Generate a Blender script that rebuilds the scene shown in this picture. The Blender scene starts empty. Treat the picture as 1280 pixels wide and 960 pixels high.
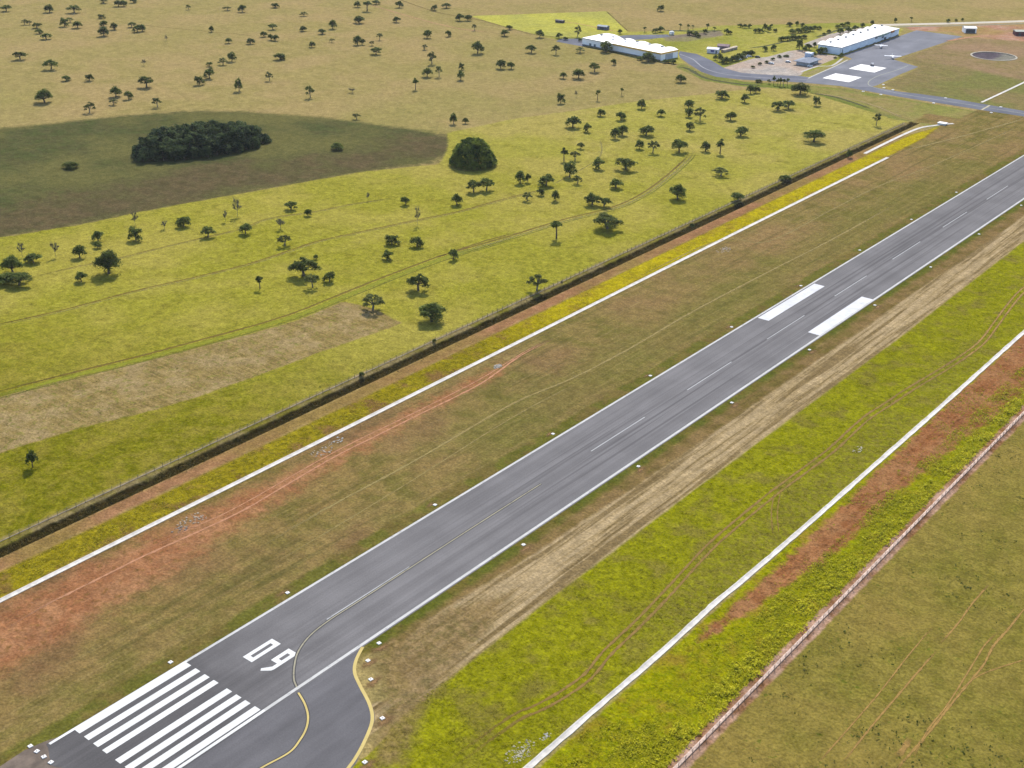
import bpy, math, random
import numpy as np
from mathutils import Vector
R = math.radians
S = bpy.context.scene
COL = S.collection
rng = np.random.default_rng(7)
random.seed(7)

# ---------------------------------------------------------------- camera
F_PX, YAW, PITCH, ROLL = 1582.0, -0.6745, 0.4521, 0.0105
CAM = np.array([208.85, -125.6, 203.3])
_F = np.array([math.sin(YAW)*math.cos(PITCH), math.cos(YAW)*math.cos(PITCH), -math.sin(PITCH)])
_R0 = np.array([math.cos(YAW), -math.sin(YAW), 0.0]); _U0 = np.cross(_R0, _F)
_R = _R0*math.cos(ROLL)+_U0*math.sin(ROLL); _U = -_R0*math.sin(ROLL)+_U0*math.cos(ROLL)
cam = bpy.data.cameras.new('camera'); camo = bpy.data.objects.new('camera', cam); COL.objects.link(camo)
from mathutils import Matrix
m = Matrix(((_R[0], _U[0], -_F[0], CAM[0]), (_R[1], _U[1], -_F[1], CAM[1]), (_R[2], _U[2], -_F[2], CAM[2]), (0, 0, 0, 1)))
camo.matrix_world = m
cam.sensor_width = 36; cam.lens = F_PX/1280*36; cam.clip_start = 1; cam.clip_end = 60000
S.camera = camo

# ---------------------------------------------------------------- light
SUN_HEAD, SUN_EL = -36.0, 43.0          # heading of the sun from +Y, clockwise
w = bpy.data.worlds.new('World'); S.world = w; w.use_nodes = True
nt = w.node_tree; bg = nt.nodes['Background']
sky = nt.nodes.new('ShaderNodeTexSky'); sky.sky_type = 'NISHITA'; sky.sun_disc = False
sky.sun_elevation = R(SUN_EL); sky.sun_rotation = R(SUN_HEAD); sky.air_density = 1.0; sky.dust_density = 2.5; sky.altitude = 900
nt.links.new(sky.outputs[0], bg.inputs[0]); bg.inputs[1].default_value = 0.15
sl = bpy.data.lights.new('sun', 'SUN'); sl.energy = 3.4; sl.angle = R(2.0); sl.color = (1, .94, .83)
so = bpy.data.objects.new('sun', sl); COL.objects.link(so)
sd = Vector((math.sin(R(SUN_HEAD))*math.cos(R(SUN_EL)), math.cos(R(SUN_HEAD))*math.cos(R(SUN_EL)), math.sin(R(SUN_EL))))
so.rotation_euler = sd.to_track_quat('Z', 'Y').to_euler(); so.location = (0, 0, 500)
S.view_settings.view_transform = 'Standard'; S.view_settings.look = 'None'
S.view_settings.exposure = 0.95; S.view_settings.gamma = 1
S.cycles.max_bounces = 4; S.cycles.diffuse_bounces = 2; S.cycles.transparent_max_bounces = 8

def at(u, v):
    """photo pixel (1280x960) -> point on the flat ground"""
    d = _F+(u-640)/F_PX*_R+(480-v)/F_PX*_U
    t = -CAM[2]/d[2]; p = CAM+t*d
    return float(p[0]), float(p[1])
def mpp(x, y):
    return math.dist((x, y, 0), tuple(CAM))/F_PX
def ats(l): return [at(*p) for p in l]

# ---------------------------------------------------------------- node helpers
def srgb(c):
    return tuple((x/255/12.92 if x/255 <= .04045 else ((x/255+.055)/1.055)**2.4) for x in c)
GAIN = 2.15                                # photo exposure: displayed = albedo * GAIN
def alb(*c):                               # albedo that shows as this 8-bit colour in full sun
    return tuple(min(.85, v/GAIN) for v in srgb(c))
class NB:
    def __init__(s, name):
        s.m = bpy.data.materials.new(name); s.m.use_nodes = True; s.t = s.m.node_tree
        s.b = s.t.nodes['Principled BSDF']; s.out = s.t.nodes['Material Output']
        s.b.inputs['Roughness'].default_value = .9; s.b.inputs['Specular IOR Level'].default_value = .0
        s.geo = None
    def n(s, ty, **k):
        x = s.t.nodes.new(ty)
        for a, v in k.items(): setattr(x, a, v)
        return x
    def l(s, a, b): s.t.links.new(a, b)
    def put(s, sock, v):
        if isinstance(v, (int, float)): sock.default_value = v
        elif isinstance(v, tuple): sock.default_value = (*v, 1) if len(v) == 3 and len(sock.default_value) == 4 else v
        else: s.l(v, sock)
    def pos(s):
        if s.geo is None: s.geo = s.n('ShaderNodeNewGeometry')
        return s.geo.outputs['Position']
    def noise(s, sc=1., det=4., st=(1, 1, 1), rot=0., off=0., rough=.55, obj=False):
        mp = s.n('ShaderNodeMapping'); mp.inputs['Scale'].default_value = st; mp.inputs['Rotation'].default_value = (0, 0, rot)
        mp.inputs['Location'].default_value = (off, off*1.7, off*.3)
        s.l(s.n('ShaderNodeTexCoord').outputs['Object'] if obj else s.pos(), mp.inputs[0])
        x = s.n('ShaderNodeTexNoise'); x.inputs['Scale'].default_value = sc; x.inputs['Detail'].default_value = det
        x.inputs['Roughness'].default_value = rough
        s.l(mp.outputs[0], x.inputs['Vector']); return x.outputs['Fac']
    def math(s, op, a, b=None, c=None):
        x = s.n('ShaderNodeMath', operation=op); s.put(x.inputs[0], a)
        if b is not None: s.put(x.inputs[1], b)
        if c is not None: s.put(x.inputs[2], c)
        return x.outputs[0]
    def ss(s, v, a, b, lo=0., hi=1.):
        x = s.n('ShaderNodeMapRange', interpolation_type='SMOOTHSTEP'); s.put(x.inputs['Value'], v)
        x.inputs['From Min'].default_value = a; x.inputs['From Max'].default_value = b
        x.inputs['To Min'].default_value = lo; x.inputs['To Max'].default_value = hi
        return x.outputs[0]
    def mix(s, a, b, f, mode='MIX'):
        x = s.n('ShaderNodeMix', data_type='RGBA', blend_type=mode); s.put(x.inputs[0], f); s.put(x.inputs[6], a); s.put(x.inputs[7], b)
        return x.outputs[2]
    def attr(s, name):
        x = s.n('ShaderNodeAttribute'); x.attribute_name = name; return x.outputs['Fac']
    def scale(s, c, f):
        x = s.n('ShaderNodeVectorMath', operation='SCALE'); s.put(x.inputs[0], c); s.put(x.inputs[3], f); return x.outputs[0]
    def bump(s, h, dist=.3, strength=1.):
        x = s.n('ShaderNodeBump'); x.inputs['Distance'].default_value = dist; x.inputs['Strength'].default_value = strength
        s.l(h, x.inputs['Height']); s.l(x.outputs[0], s.b.inputs['Normal'])
    def base(s, c): s.put(s.b.inputs['Base Color'], c); return s.m
def plain(name, c, rough=.8, var=.18, sc=.6, spec=.2, metal=0.):
    b = NB(name); b.b.inputs['Roughness'].default_value = rough; b.b.inputs['Specular IOR Level'].default_value = spec
    b.b.inputs['Metallic'].default_value = metal
    n = b.noise(sc, 5, off=sum(c)*31)
    return b.base(b.scale(c, b.ss(n, .25, .75, 1-var, 1+var)))

# ---------------------------------------------------------------- mesh helpers
def mesh(name, V, Fc, mats, parent=None, mi=None, smooth=False):
    me = bpy.data.meshes.new(name)
    me.from_pydata([tuple(map(float, v)) for v in V], [], [tuple(map(int, f)) for f in Fc])
    if not isinstance(mats, (list, tuple)): mats = [mats]
    for q in mats: me.materials.append(q)
    if mi is not None: me.polygons.foreach_set('material_index', mi)
    if smooth: me.polygons.foreach_set('use_smooth', [True]*len(me.polygons))
    me.update()
    o = bpy.data.objects.new(name, me); COL.objects.link(o)
    if parent: o.parent = parent
    return o
def quads_np(name, V, nq, mat, parent=None):
    """fast mesh of nq independent quads, V is (4*nq,3)"""
    me = bpy.data.meshes.new(name)
    me.vertices.add(len(V)); me.vertices.foreach_set('co', V.astype(np.float32).ravel())
    me.loops.add(4*nq); me.loops.foreach_set('vertex_index', np.arange(4*nq, dtype=np.int32))
    me.polygons.add(nq); me.polygons.foreach_set('loop_start', np.arange(0, 4*nq, 4, dtype=np.int32))
    me.polygons.foreach_set('loop_total', np.full(nq, 4, dtype=np.int32))
    me.materials.append(mat); me.update(calc_edges=True)
    o = bpy.data.objects.new(name, me); COL.objects.link(o)
    if parent: o.parent = parent
    return o
class MB:
    def __init__(s): s.V = []; s.F = []; s.M = []
    def add(s, V, Fc, mi=0):
        k = len(s.V); s.V += [tuple(v) for v in V]; s.F += [tuple(i+k for i in f) for f in Fc]; s.M += [mi]*len(Fc); return s
    def box(s, c, d, rz=0., mi=0, taper=1.):
        cx, cy, cz = c; dx, dy, dz = d[0]/2, d[1]/2, d[2]/2; V = []
        for z, t in ((-dz, 1), (dz, taper)):
            for x, y in ((-dx, -dy), (dx, -dy), (dx, dy), (-dx, dy)):
                x *= t; y *= t
                V.append((cx+x*math.cos(rz)-y*math.sin(rz), cy+x*math.sin(rz)+y*math.cos(rz), cz+z))
        return s.add(V, [(3, 2, 1, 0), (4, 5, 6, 7), (0, 1, 5, 4), (1, 2, 6, 5), (2, 3, 7, 6), (3, 0, 4, 7)], mi)
    def tube(s, pts, rad, n=7, mi=0):
        k0 = len(s.V); P = [Vector(p) for p in pts]
        for i, p in enumerate(P):
            d = (P[min(i+1, len(P)-1)]-P[max(i-1, 0)]).normalized()
            a = d.orthogonal().normalized() if abs(d.z) < .9 else Vector((1, 0, 0)); a = (a-d*a.dot(d)).normalized(); b = d.cross(a)
            r = rad[i] if isinstance(rad, (list, tuple)) else rad
            for j in range(n):
                t = 2*math.pi*j/n; s.V.append(tuple(p+(a*math.cos(t)+b*math.sin(t))*r))
        for i in range(len(P)-1):
            for j in range(n):
                a = k0+i*n+j; b = k0+i*n+(j+1) % n; s.F.append((a, b, b+n, a+n)); s.M.append(mi)
        s.F.append(tuple(k0+j for j in range(n))[::-1]); s.F.append(tuple(k0+(len(P)-1)*n+j for j in range(n))); s.M += [mi, mi]
        return s
    def prism(s, poly, z0, z1, mi=0):
        n = len(poly); V = [(x, y, z0) for x, y in poly]+[(x, y, z1) for x, y in poly]
        return s.add(V, [tuple(range(n))[::-1], tuple(range(n, 2*n))]+[(i, (i+1) % n, (i+1) % n+n, i+n) for i in range(n)], mi)
    def build(s, name, mats, parent=None, smooth=False): return mesh(name, s.V, s.F, mats, parent, s.M, smooth)
def sheet(name, poly, z, mat, parent=None):
    a = sum(poly[i][0]*poly[(i+1) % len(poly)][1]-poly[(i+1) % len(poly)][0]*poly[i][1] for i in range(len(poly)))
    if a < 0: poly = poly[::-1]
    return mesh(name, [(x, y, z) for x, y in poly], [tuple(range(len(poly)))], mat, parent)
def tag(o, label=None, cat=None, group=None, kind=None):
    if label: o['label'] = label
    if cat: o['category'] = cat
    if group: o['group'] = group
    if kind: o['kind'] = kind
    return o
def struct(o, label=None): o['kind'] = 'structure'; (label and o.__setitem__('label', label)); return o
def thing(name, loc, label, cat, group=None, rz=0.):
    o = bpy.data.objects.new(name, None); o.empty_display_size = 1; COL.objects.link(o)
    o.location = loc; o.rotation_euler = (0, 0, rz); return tag(o, label, cat, group)
def smooth_line(P, n=6):
    P = [np.array(p, float) for p in P]; out = []
    for i in range(len(P)-1):
        p0 = P[max(i-1, 0)]; p1 = P[i]; p2 = P[i+1]; p3 = P[min(i+2, len(P)-1)]
        for k in range(n):
            t = k/n; out.append(.5*((2*p1)+(-p0+p2)*t+(2*p0-5*p1+4*p2-p3)*t*t+(-p0+3*p1-3*p2+p3)*t**3))
    out.append(P[-1]); return out
def ribbon(name, P, width, z, mat, n=6, parent=None, off=0., jit=0.):
    L = smooth_line(P, n); V = []; UV = []; s = 0
    for i, p in enumerate(L):
        d = L[min(i+1, len(L)-1)]-L[max(i-1, 0)]; d = d/np.hypot(*d); nn = np.array([-d[1], d[0]])
        if i: s += np.hypot(*(L[i]-L[i-1]))
        ww = width*(1+jit*(rng.random()-.5)); c = p+nn*off
        V += [(*(c+nn*ww/2), z), (*(c-nn*ww/2), z)]; UV.append(s)
    Fc = [(2*i+1, 2*i+3, 2*i+2, 2*i) for i in range(len(L)-1)]
    o = mesh(name, V, Fc, mat, parent)
    a = o.data.attributes.new('across', 'FLOAT', 'POINT'); a.data.foreach_set('value', [1., -1.]*len(L))
    T = UV[-1] or 1
    a = o.data.attributes.new('fade', 'FLOAT', 'POINT'); a.data.foreach_set('value', [min(1, min(u, T-u)/(.08*T+2)) for u in UV for _ in (0, 1)])
    return o

# ---------------------------------------------------------------- ground regions (polygons on the ground, metres)
hollow = ats([(-80, 172), (0, 160), (60, 155), (150, 145), (230, 139), (300, 139), (400, 146), (480, 157), (530, 164), (560, 170), (570, 180), (562, 192), (540, 203), (450, 216), (330, 237), (200, 262), (100, 281), (0, 297), (-80, 312)])
hollow_brown = ats([(-80, 262), (0, 262), (60, 246), (150, 225), (250, 207), (340, 195), (420, 188), (500, 170), (550, 170), (570, 182), (540, 203), (450, 216), (330, 237), (200, 262), (100, 281), (0, 297), (-80, 312)])
field = ats([(-80, 316), (0, 297), (100, 281), (200, 260), (330, 237), (450, 215), (550, 205), (560, 185), (560, 166), (640, 149), (720, 138), (800, 126), (870, 119), (930, 112), (1005, 108), (1060, 124), (1092, 137), (1137, 151)])+[(-101, 650), (-101.5, 300), (-101.5, -40), (-320, -40)]
mown = ats([(-60, 510), (0, 496), (60, 480), (150, 459), (220, 441), (300, 421), (370, 401), (430, 376), (468, 386), (503, 404), (470, 416), (400, 440), (320, 470), (250, 495), (180, 516), (100, 535), (0, 566), (-60, 584)])
def band(x0, x1, y0, y1): return [(x0, y0), (x1, y0), (x1, y1), (x0, y1)]
ditch_soil_shade = band(-99.4, -93.0, -200, 672)
berm = band(-101.6, -98.4, -200, 668)
path_l = band(-93.4, -86.8, -200, 640)
weeds_l = [(-87, -200), (-75.5, -200), (-75.5, 590), (-76, 640), (-80, 672), (-86, 640), (-87, 560)]
shoulder = [(-76, -200), (-14, -200), (-14, 1500), (-78, 1500), (-78, 700), (-100, 700), (-98, 672), (-80, 675), (-76, 600)]
redsoil = [(-72.5, -200), (-50, -200), (-44, -60), (-47, 0), (-51, 50), (-58, 110), (-61, 160), (-62, 205), (-66, 215), (-66, 170), (-66, 120), (-69, 70), (-71, 20)]
olive_l = band(-46, -20, 150, 600)
green_l = band(-20.5, -14, -60, 1500)
green_r = band(14, 18.6, 52, 1500)
brown_r = band(17, 27, 60, 1500)
hay = [(27, 24), (39.5, 24), (41, 45), (39.5, 100), (39, 180), (39.5, 330), (38, 480), (37, 700), (37, 1500), (25, 1500), (24.5, 300), (24, 170), (22.5, 110), (20, 75), (24, 58), (36, 52)]
weeds_r = [(45, -60), (75.5, -60), (75.5, 1500), (37, 1500), (37.5, 480), (39.5, 330), (39, 180), (39.5, 100), (41, 45), (44, 30), (46, 10)]
dirt_pad = ats([(470, 800), (480, 880), (462, 960), (505, 960), (520, 900), (545, 860), (600, 800), (640, 740), (560, 760)])
red_r = [(80, 112), (83, 122), (87, 150), (90, 175), (89.5, 215), (91.5, 260), (95.5, 300), (95.5, 380), (93, 500), (88, 900), (77, 900), (77, 300), (78.5, 240), (80, 180), (79.5, 140)]
weeds_rr = [(77, -100), (99.3, -100), (99.3, 1200), (77, 1200)]
fence_soil = band(98.9, 103.2, -100, 1200)
pasture_r = [(102, -300), (700, -300), (700, 1500), (102, 1500)]
far_grass = ats([(1102, 106), (1118, 100), (1151, 84), (1125, 74), (1204, 47), (1290, 60), (1400, 75), (1500, 190), (1280, 146), (1180, 128)])
far_red = ats([(1130, 33), (1290, 28), (1400, 30), (1400, 62), (1280, 52), (1205, 46), (1190, 40), (1140, 38)])
far_brown = ats([(1130, 72), (1204, 47), (1290, 50), (1400, 60), (1400, 110), (1280, 100), (1200, 84), (1160, 78)])
yellow_far = ats([(588, 20), (760, 14), (786, 40), (748, 50), (725, 47), (680, 45), (640, 36)])
service = ats([(650, 40), (725, 47), (780, 40), (850, 38), (900, 32), (1000, 30), (1060, 28), (1100, 30), (1130, 36), (1125, 42), (1050, 70), (1060, 76), (1015, 96), (960, 95), (905, 86), (870, 72), (850, 74), (860, 82), (826, 76), (728, 56), (690, 48)])
lotA = ats([(903, 85), (925, 92.5), (965, 94), (1000, 95.5), (1004, 90), (1018, 84), (1043, 74), (1048, 70), (1022, 67), (1000, 62), (985, 64), (960, 71), (942, 73), (925, 78)])
lotB = ats([(1004, 55), (1036, 43), (1058, 38), (1085, 33), (1095, 32), (1050, 44), (1026, 55), (1012, 60)])
lawn = ats([(1015, 88), (1042, 80), (1052, 72), (1064, 74), (1012, 95.5), (996, 94)])
yard_back = ats([(830, 45), (900, 38), (906, 44), (860, 52), (832, 52)])
south_taxi = ats([(850, 78), (880, 92), (930, 102), (1000, 106), (1060, 111), (1170, 131), (1280, 149), (1300, 170), (1120, 150), (1000, 112), (930, 108), (880, 101), (845, 84)])
beyond_taxi = ats([(1000, 106), (1100, 122), (1180, 133), (1280, 150), (1300, 200), (1180, 165), (1140, 152), (1092, 137), (1050, 122), (1005, 112)])
REG = dict(hollow=hollow, hollow_brown=hollow_brown, field=field, mown=mown, ditch_soil_shade=ditch_soil_shade, berm=berm, path_l=path_l, weeds_l=weeds_l, shoulder=shoulder,
           redsoil=redsoil, olive_l=olive_l, green_l=green_l, green_r=green_r, brown_r=brown_r, hay=hay, weeds_r=weeds_r, dirt_pad=dirt_pad, red_r=red_r, weeds_rr=weeds_rr,
           fence_soil=fence_soil, pasture_r=pasture_r, far_grass=far_grass, far_red=far_red, far_brown=far_brown, yellow_far=yellow_far, service=service, lotA=lotA, lotB=lotB,
           lawn=lawn, yard_back=yard_back, south_taxi=south_taxi, beyond_taxi=beyond_taxi)
def sdf(X, Y, poly):
    d = np.full(X.shape, 1e9); ins = np.zeros(X.shape, bool); n = len(poly)
    for i in range(n):
        x0, y0 = poly[i]; x1, y1 = poly[(i+1) % n]; ex, ey = x1-x0, y1-y0; L = ex*ex+ey*ey
        if L < 1e-9: continue
        t = np.clip(((X-x0)*ex+(Y-y0)*ey)/L, 0, 1); d = np.minimum(d, (X-x0-t*ex)**2+(Y-y0-t*ey)**2)
        if y0 != y1: ins ^= ((y0 > Y) != (y1 > Y)) & (X < (x1-x0)*(Y-y0)/(y1-y0)+x0)
    return np.clip(np.where(ins, 1, -1)*np.sqrt(d), -40, 40)
def axis(parts):
    o = []
    for a, b, st in parts: o.append(np.arange(a, b, st))
    return np.unique(np.round(np.concatenate(o), 3))
gx = axis([(-30000, -3000, 9000), (-3000, -1300, 200), (-1300, -500, 8), (-500, -112, 4), (-112, -99, 1.3), (-99, -90, .75), (-90, 112, 1.4), (112, 300, 8), (300, 1200, 150), (1200, 30001, 9600)])
gy = axis([(-30000, -3000, 9000), (-3000, -200, 400), (-200, 0, 8), (0, 700, 4), (700, 1150, 5), (1150, 1500, 10), (1500, 4000, 250), (4000, 30001, 8600)])
GX, GY = np.meshgrid(gx, gy); nx, ny = len(gx), len(gy)
prof = np.interp(GX, [-99.2, -98.2, -97.3, -95.4, -94.2, -93.1], [0, -.6, -2.0, -2.1, -1.2, 0])
fadey = np.clip((675-GY)/12, 0, 1)
cx0, cy0 = -134.5, 918.; rr = np.hypot(GX-cx0, GY-cy0)
Z = prof*fadey
Z = Z+np.interp(rr, [0, 9, 15, 17.0], [-1.8, -1.7, -.4, 0])
gv = np.stack([GX, GY, Z], -1).reshape(-1, 3)
idx = np.arange(nx*ny).reshape(ny, nx)
gf = np.stack([idx[:-1, :-1], idx[:-1, 1:], idx[1:, 1:], idx[1:, :-1]], -1).reshape(-1, 4)
me = bpy.data.meshes.new('ground'); nq = len(gf)
me.vertices.add(len(gv)); me.vertices.foreach_set('co', gv.astype(np.float32).ravel())
me.loops.add(4*nq); me.loops.foreach_set('vertex_index', gf.astype(np.int32).ravel())
me.polygons.add(nq); me.polygons.foreach_set('loop_start', np.arange(0, 4*nq, 4, dtype=np.int32)); me.polygons.foreach_set('loop_total', np.full(nq, 4, dtype=np.int32))
me.update(calc_edges=True)
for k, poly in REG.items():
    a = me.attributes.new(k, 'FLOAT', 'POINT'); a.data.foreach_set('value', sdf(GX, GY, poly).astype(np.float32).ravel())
a = me.attributes.new('basin', 'FLOAT', 'POINT'); a.data.foreach_set('value', (17.3-rr).clip(-40, 40).astype(np.float32).ravel())
ground = bpy.data.objects.new('ground', me); COL.objects.link(ground); struct(ground)

g = NB('ground_cover')
nF = g.noise(1.3, 5, rough=.62); nF2 = g.noise(.42, 5, off=31, rough=.6); nM = g.noise(.09, 5, off=3, rough=.6); nL = g.noise(.016, 5, off=11)
nS = g.noise(1., 4, st=(.9, .03, 1), off=5, rough=.6); nS2 = g.noise(1., 4, st=(.33, .012, 1), off=17)
nE = g.math('SUBTRACT', g.noise(.22, 5, off=23, rough=.65), .5)
nR = g.noise(1., 4, st=(.045, .75, 1), rot=R(-62), off=9, rough=.6)      # rows of the mown field
nC = g.noise(.5, 3, off=77)
M_, L_, F_, S_, S2, R_, C_ = (nM, nL, nF2, nS, nS2, nR, nC)
def three(c1, c2, c3, n1, n2, a=(.4, .62), b=(.42, .62)):
    return g.mix(g.mix(alb(*c1), alb(*c2), g.ss(n1, *a)), alb(*c3), g.ss(n2, *b))
col = three((176, 158, 98), (165, 150, 90), (181, 158, 104), nM, nL)
col = g.mix(col, alb(160, 152, 84), g.math('MULTIPLY', g.ss(g.noise(.0045, 4, off=71), .5, .66), .4))
def lay(col, name, c, soft=1., amp=3., op=1.):
    v = g.math('MULTIPLY_ADD', nE, amp, g.attr(name))
    f = g.ss(v, -soft, soft)
    if op != 1.: f = g.math('MULTIPLY', f, op)
    return g.mix(col, c, f)
col = lay(col, 'service', three((178, 172, 76), (188, 178, 90), (158, 158, 68), nM, nL), 1.5, 6)
col = lay(col, 'yellow_far', three((206, 200, 92), (196, 190, 84), (186, 182, 92), nM, nL), 1, 2)
col = lay(col, 'hollow', three((100, 98, 60), (90, 96, 54), (118, 114, 66), nM, nL), 5, 14)
col = lay(col, 'hollow_brown', three((112, 98, 68), (100, 92, 60), (104, 102, 60), nM, nL, b=(.46, .62)), 11, 40)
fnear = three((174, 168, 60), (156, 152, 48), (182, 170, 76), nF2, nL)
fnear2 = three((144, 138, 34), (120, 120, 20), (156, 144, 52), nF2, nM)
ffar = three((186, 176, 84), (176, 168, 76), (188, 172, 94), nM, nL)
px = g.n('ShaderNodeSeparateXYZ'); g.l(g.pos(), px.inputs[0]); PX, PY = px.outputs[0], px.outputs[1]
diag = g.math('ADD', PY, g.math('MULTIPLY', PX, -.55))
fc = g.mix(fnear2, fnear, g.ss(g.math('MULTIPLY_ADD', nL, 60., diag), 175, 330))
fc = g.mix(fc, ffar, g.ss(diag, 400, 760))
fc = g.mix(fc, alb(132, 122, 44), g.math('MULTIPLY', g.ss(nM, .56, .72), .55))
col = lay(col, 'field', fc, 1.2, 5)
mw = three((172, 148, 94), (150, 130, 76), (180, 156, 108), nR, nM)
mw = g.mix(mw, alb(140, 138, 62), g.math('MULTIPLY', g.ss(nF2, .52, .66), .7))
col = lay(col, 'mown', mw, .8, 3)
col = lay(col, 'south_taxi', three((146, 148, 72), (150, 140, 84), (128, 138, 60), nM, nL), 1.5, 5)
sh = three((150, 130, 76), (128, 118, 60), (158, 130, 84), nM, nL)
sh = g.mix(sh, alb(164, 142, 92), g.math('MULTIPLY', g.ss(nS, .52, .70), .6))
sh = g.mix(sh, alb(104, 98, 52), g.math('MULTIPLY', g.ss(nS2, .54, .68), .55))
sh = g.mix(sh, alb(132, 104, 70), g.math('MULTIPLY', g.ss(nL, .5, .62), g.ss(PY, 420, 40)))
sh = g.mix(sh, g.mix(alb(168, 126, 82), alb(140, 108, 62), g.ss(nM, .4, .62)), g.math('MULTIPLY', g.math('MULTIPLY', g.ss(g.math('MULTIPLY_ADD', nL, 260., PY), 340, 90), g.ss(g.math('MULTIPLY_ADD', nM, 50., PX), 5, -50)), .6))
col = lay(col, 'beyond_taxi', three((168, 150, 94), (156, 146, 82), (150, 150, 76), nM, nL), 3, 10)
col = lay(col, 'shoulder', sh, 1.5, 4)
col = lay(col, 'olive_l', g.mix(alb(120, 116, 56), alb(138, 128, 66), g.ss(nS, .4, .6)), 8, 22, .6)
rs = g.mix(alb(170, 116, 78), alb(182, 132, 92), g.ss(nM, .4, .6))
rs = g.mix(rs, alb(152, 112, 68), g.ss(nF2, .52, .68))
col = lay(col, 'redsoil', rs, 4.5, 16)
col = lay(col, 'green_l', g.mix(alb(110, 112, 42), alb(128, 112, 60), g.ss(nM, .45, .6)), 1.2, 4, .85)
col = lay(col, 'weeds_l', three((166, 150, 32), (140, 128, 28), (144, 112, 62), nF2, nM, b=(.5, .66)), .8, 3)
wl_far = g.math('MULTIPLY', g.ss(g.attr('weeds_l'), 0, 1.5), g.ss(PY, 200, 300))
col = g.mix(col, g.mix(alb(198, 180, 28), alb(176, 152, 44), g.ss(nM, .5, .66)), wl_far)
col = lay(col, 'path_l', three((176, 130, 92), (160, 120, 80), (156, 130, 74), nM, nL), 1.6, 3.5)
col = lay(col, 'ditch_soil_shade', g.mix(alb(84, 68, 34), alb(62, 56, 20), g.ss(nF2, .4, .6)), .6, 1.5)  # dark ditch soil, with the embankment's shadow painted into its tone
col = lay(col, 'berm', three((150, 140, 56), (152, 134, 72), (170, 150, 100), nS, nM), .5, 2.)
# right side of the runway
col = lay(col, 'weeds_r', three((160, 158, 26), (144, 144, 18), (144, 134, 52), nF2, nM, b=(.48, .66)), .4, 2.2)
wr2 = g.math('MULTIPLY', g.ss(g.attr('weeds_r'), 0, 1), g.math('MULTIPLY', g.ss(PX, 56, 68), g.ss(nL, .4, .56)))
col = g.mix(col, g.mix(alb(142, 134, 50), alb(150, 148, 34), g.ss(nF2, .42, .6)), wr2)
hy = three((198, 174, 132), (178, 154, 110), (148, 126, 86), nS, nS2, b=(.5, .6))
hy = g.mix(hy, alb(122, 102, 64), g.math('MULTIPLY', g.ss(nS, .56, .66), .7))
col = lay(col, 'brown_r', three((134, 112, 66), (122, 108, 56), (150, 124, 80), nS, nM), 2.5, 5)
col = lay(col, 'hay', hy, .9, 2.2)
col = lay(col, 'dirt_pad', three((140, 116, 72), (122, 108, 60), (158, 132, 88), nM, nF2), 2.5, 6, .8)
col = lay(col, 'green_r', g.mix(alb(104, 108, 40), alb(122, 110, 52), g.ss(nM, .42, .6)), 1.4, 4)
col = lay(col, 'weeds_rr', three((166, 162, 18), (146, 150, 14), (162, 140, 44), nF2, nM, b=(.5, .68)), .5, 2)
rd = three((170, 116, 74), (156, 102, 62), (178, 128, 84), nS, nM)
rd = g.mix(rd, alb(146, 142, 28), g.ss(nF2, .64, .70))
col = lay(col, 'red_r', rd, 1.2, 7)
pr = three((148, 134, 62), (138, 128, 54), (156, 136, 68), nM, nL)
pr = g.mix(pr, alb(112, 118, 40), g.math('MULTIPLY', g.ss(g.noise(.7, 3, off=61), .60, .70), g.ss(nM, .4, .6)))
col = lay(col, 'pasture_r', pr, 1, 2)
col = lay(col, 'fence_soil', three((176, 132, 100), (146, 104, 66), (204, 166, 140), nF2, nM), .5, 1.6)
# terminal area
col = lay(col, 'far_grass', three((146, 132, 82), (154, 136, 90), (136, 134, 74), nM, nL), 1, 3)
col = lay(col, 'far_brown', three((164, 140, 100), (154, 136, 88), (172, 142, 108), nM, nL), 8, 16)
col = lay(col, 'far_red', three((190, 140, 112), (206, 166, 140), (180, 150, 92), nM, nL), 2, 8)
col = lay(col, 'lawn', three((166, 156, 92), (150, 146, 76), (170, 158, 104), nM, nL), 1, 2)
col = lay(col, 'yard_back', three((150, 134, 118), (140, 128, 108), (156, 150, 96), nM, nL), 2, 6)
lot = three((208, 196, 182), (190, 182, 174), (206, 184, 164), nM, nL)
col = lay(col, 'lotA', lot, .8, 1.5); col = lay(col, 'lotB', lot, .8, 2)
bs = g.mix(alb(112, 102, 108), alb(150, 146, 132), g.ss(g.math('ADD', PX, g.math('MULTIPLY', nM, 8.)), cx0+2, cx0+8))
col = lay(col, 'basin', bs, .5, 0)
col = lay(col, 'basin', alb(196, 186, 166), .4, 0, 1) if False else col
nT = g.noise(.75, 3, off=131, rough=.75)
wmask = g.math('MAXIMUM', g.math('MAXIMUM', g.ss(g.attr('weeds_r'), 0, 1), g.ss(g.attr('weeds_l'), 0, 1)), g.math('MAXIMUM', g.ss(g.attr('weeds_rr'), 0, 1), g.math('MULTIPLY', g.ss(g.attr('field'), 0, 1), .6)))
col = g.mix(col, g.scale(col, .62), g.math('MULTIPLY', wmask, g.ss(nT, .52, .64)))
fine = g.math('MULTIPLY', g.ss(nF, .22, .78, .66, 1.34), g.math('MULTIPLY', g.ss(nC, .3, .7, .86, 1.14), g.ss(g.noise(.19, 5, off=91, rough=.7), .3, .7, .88, 1.12)))
g.base(g.scale(col, fine))
hh = g.math('ADD', g.math('MULTIPLY', nF, .5), g.math('MULTIPLY', nF2, 1.2))
g.bump(hh, .45, .75)
me.materials.append(g.m)

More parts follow.
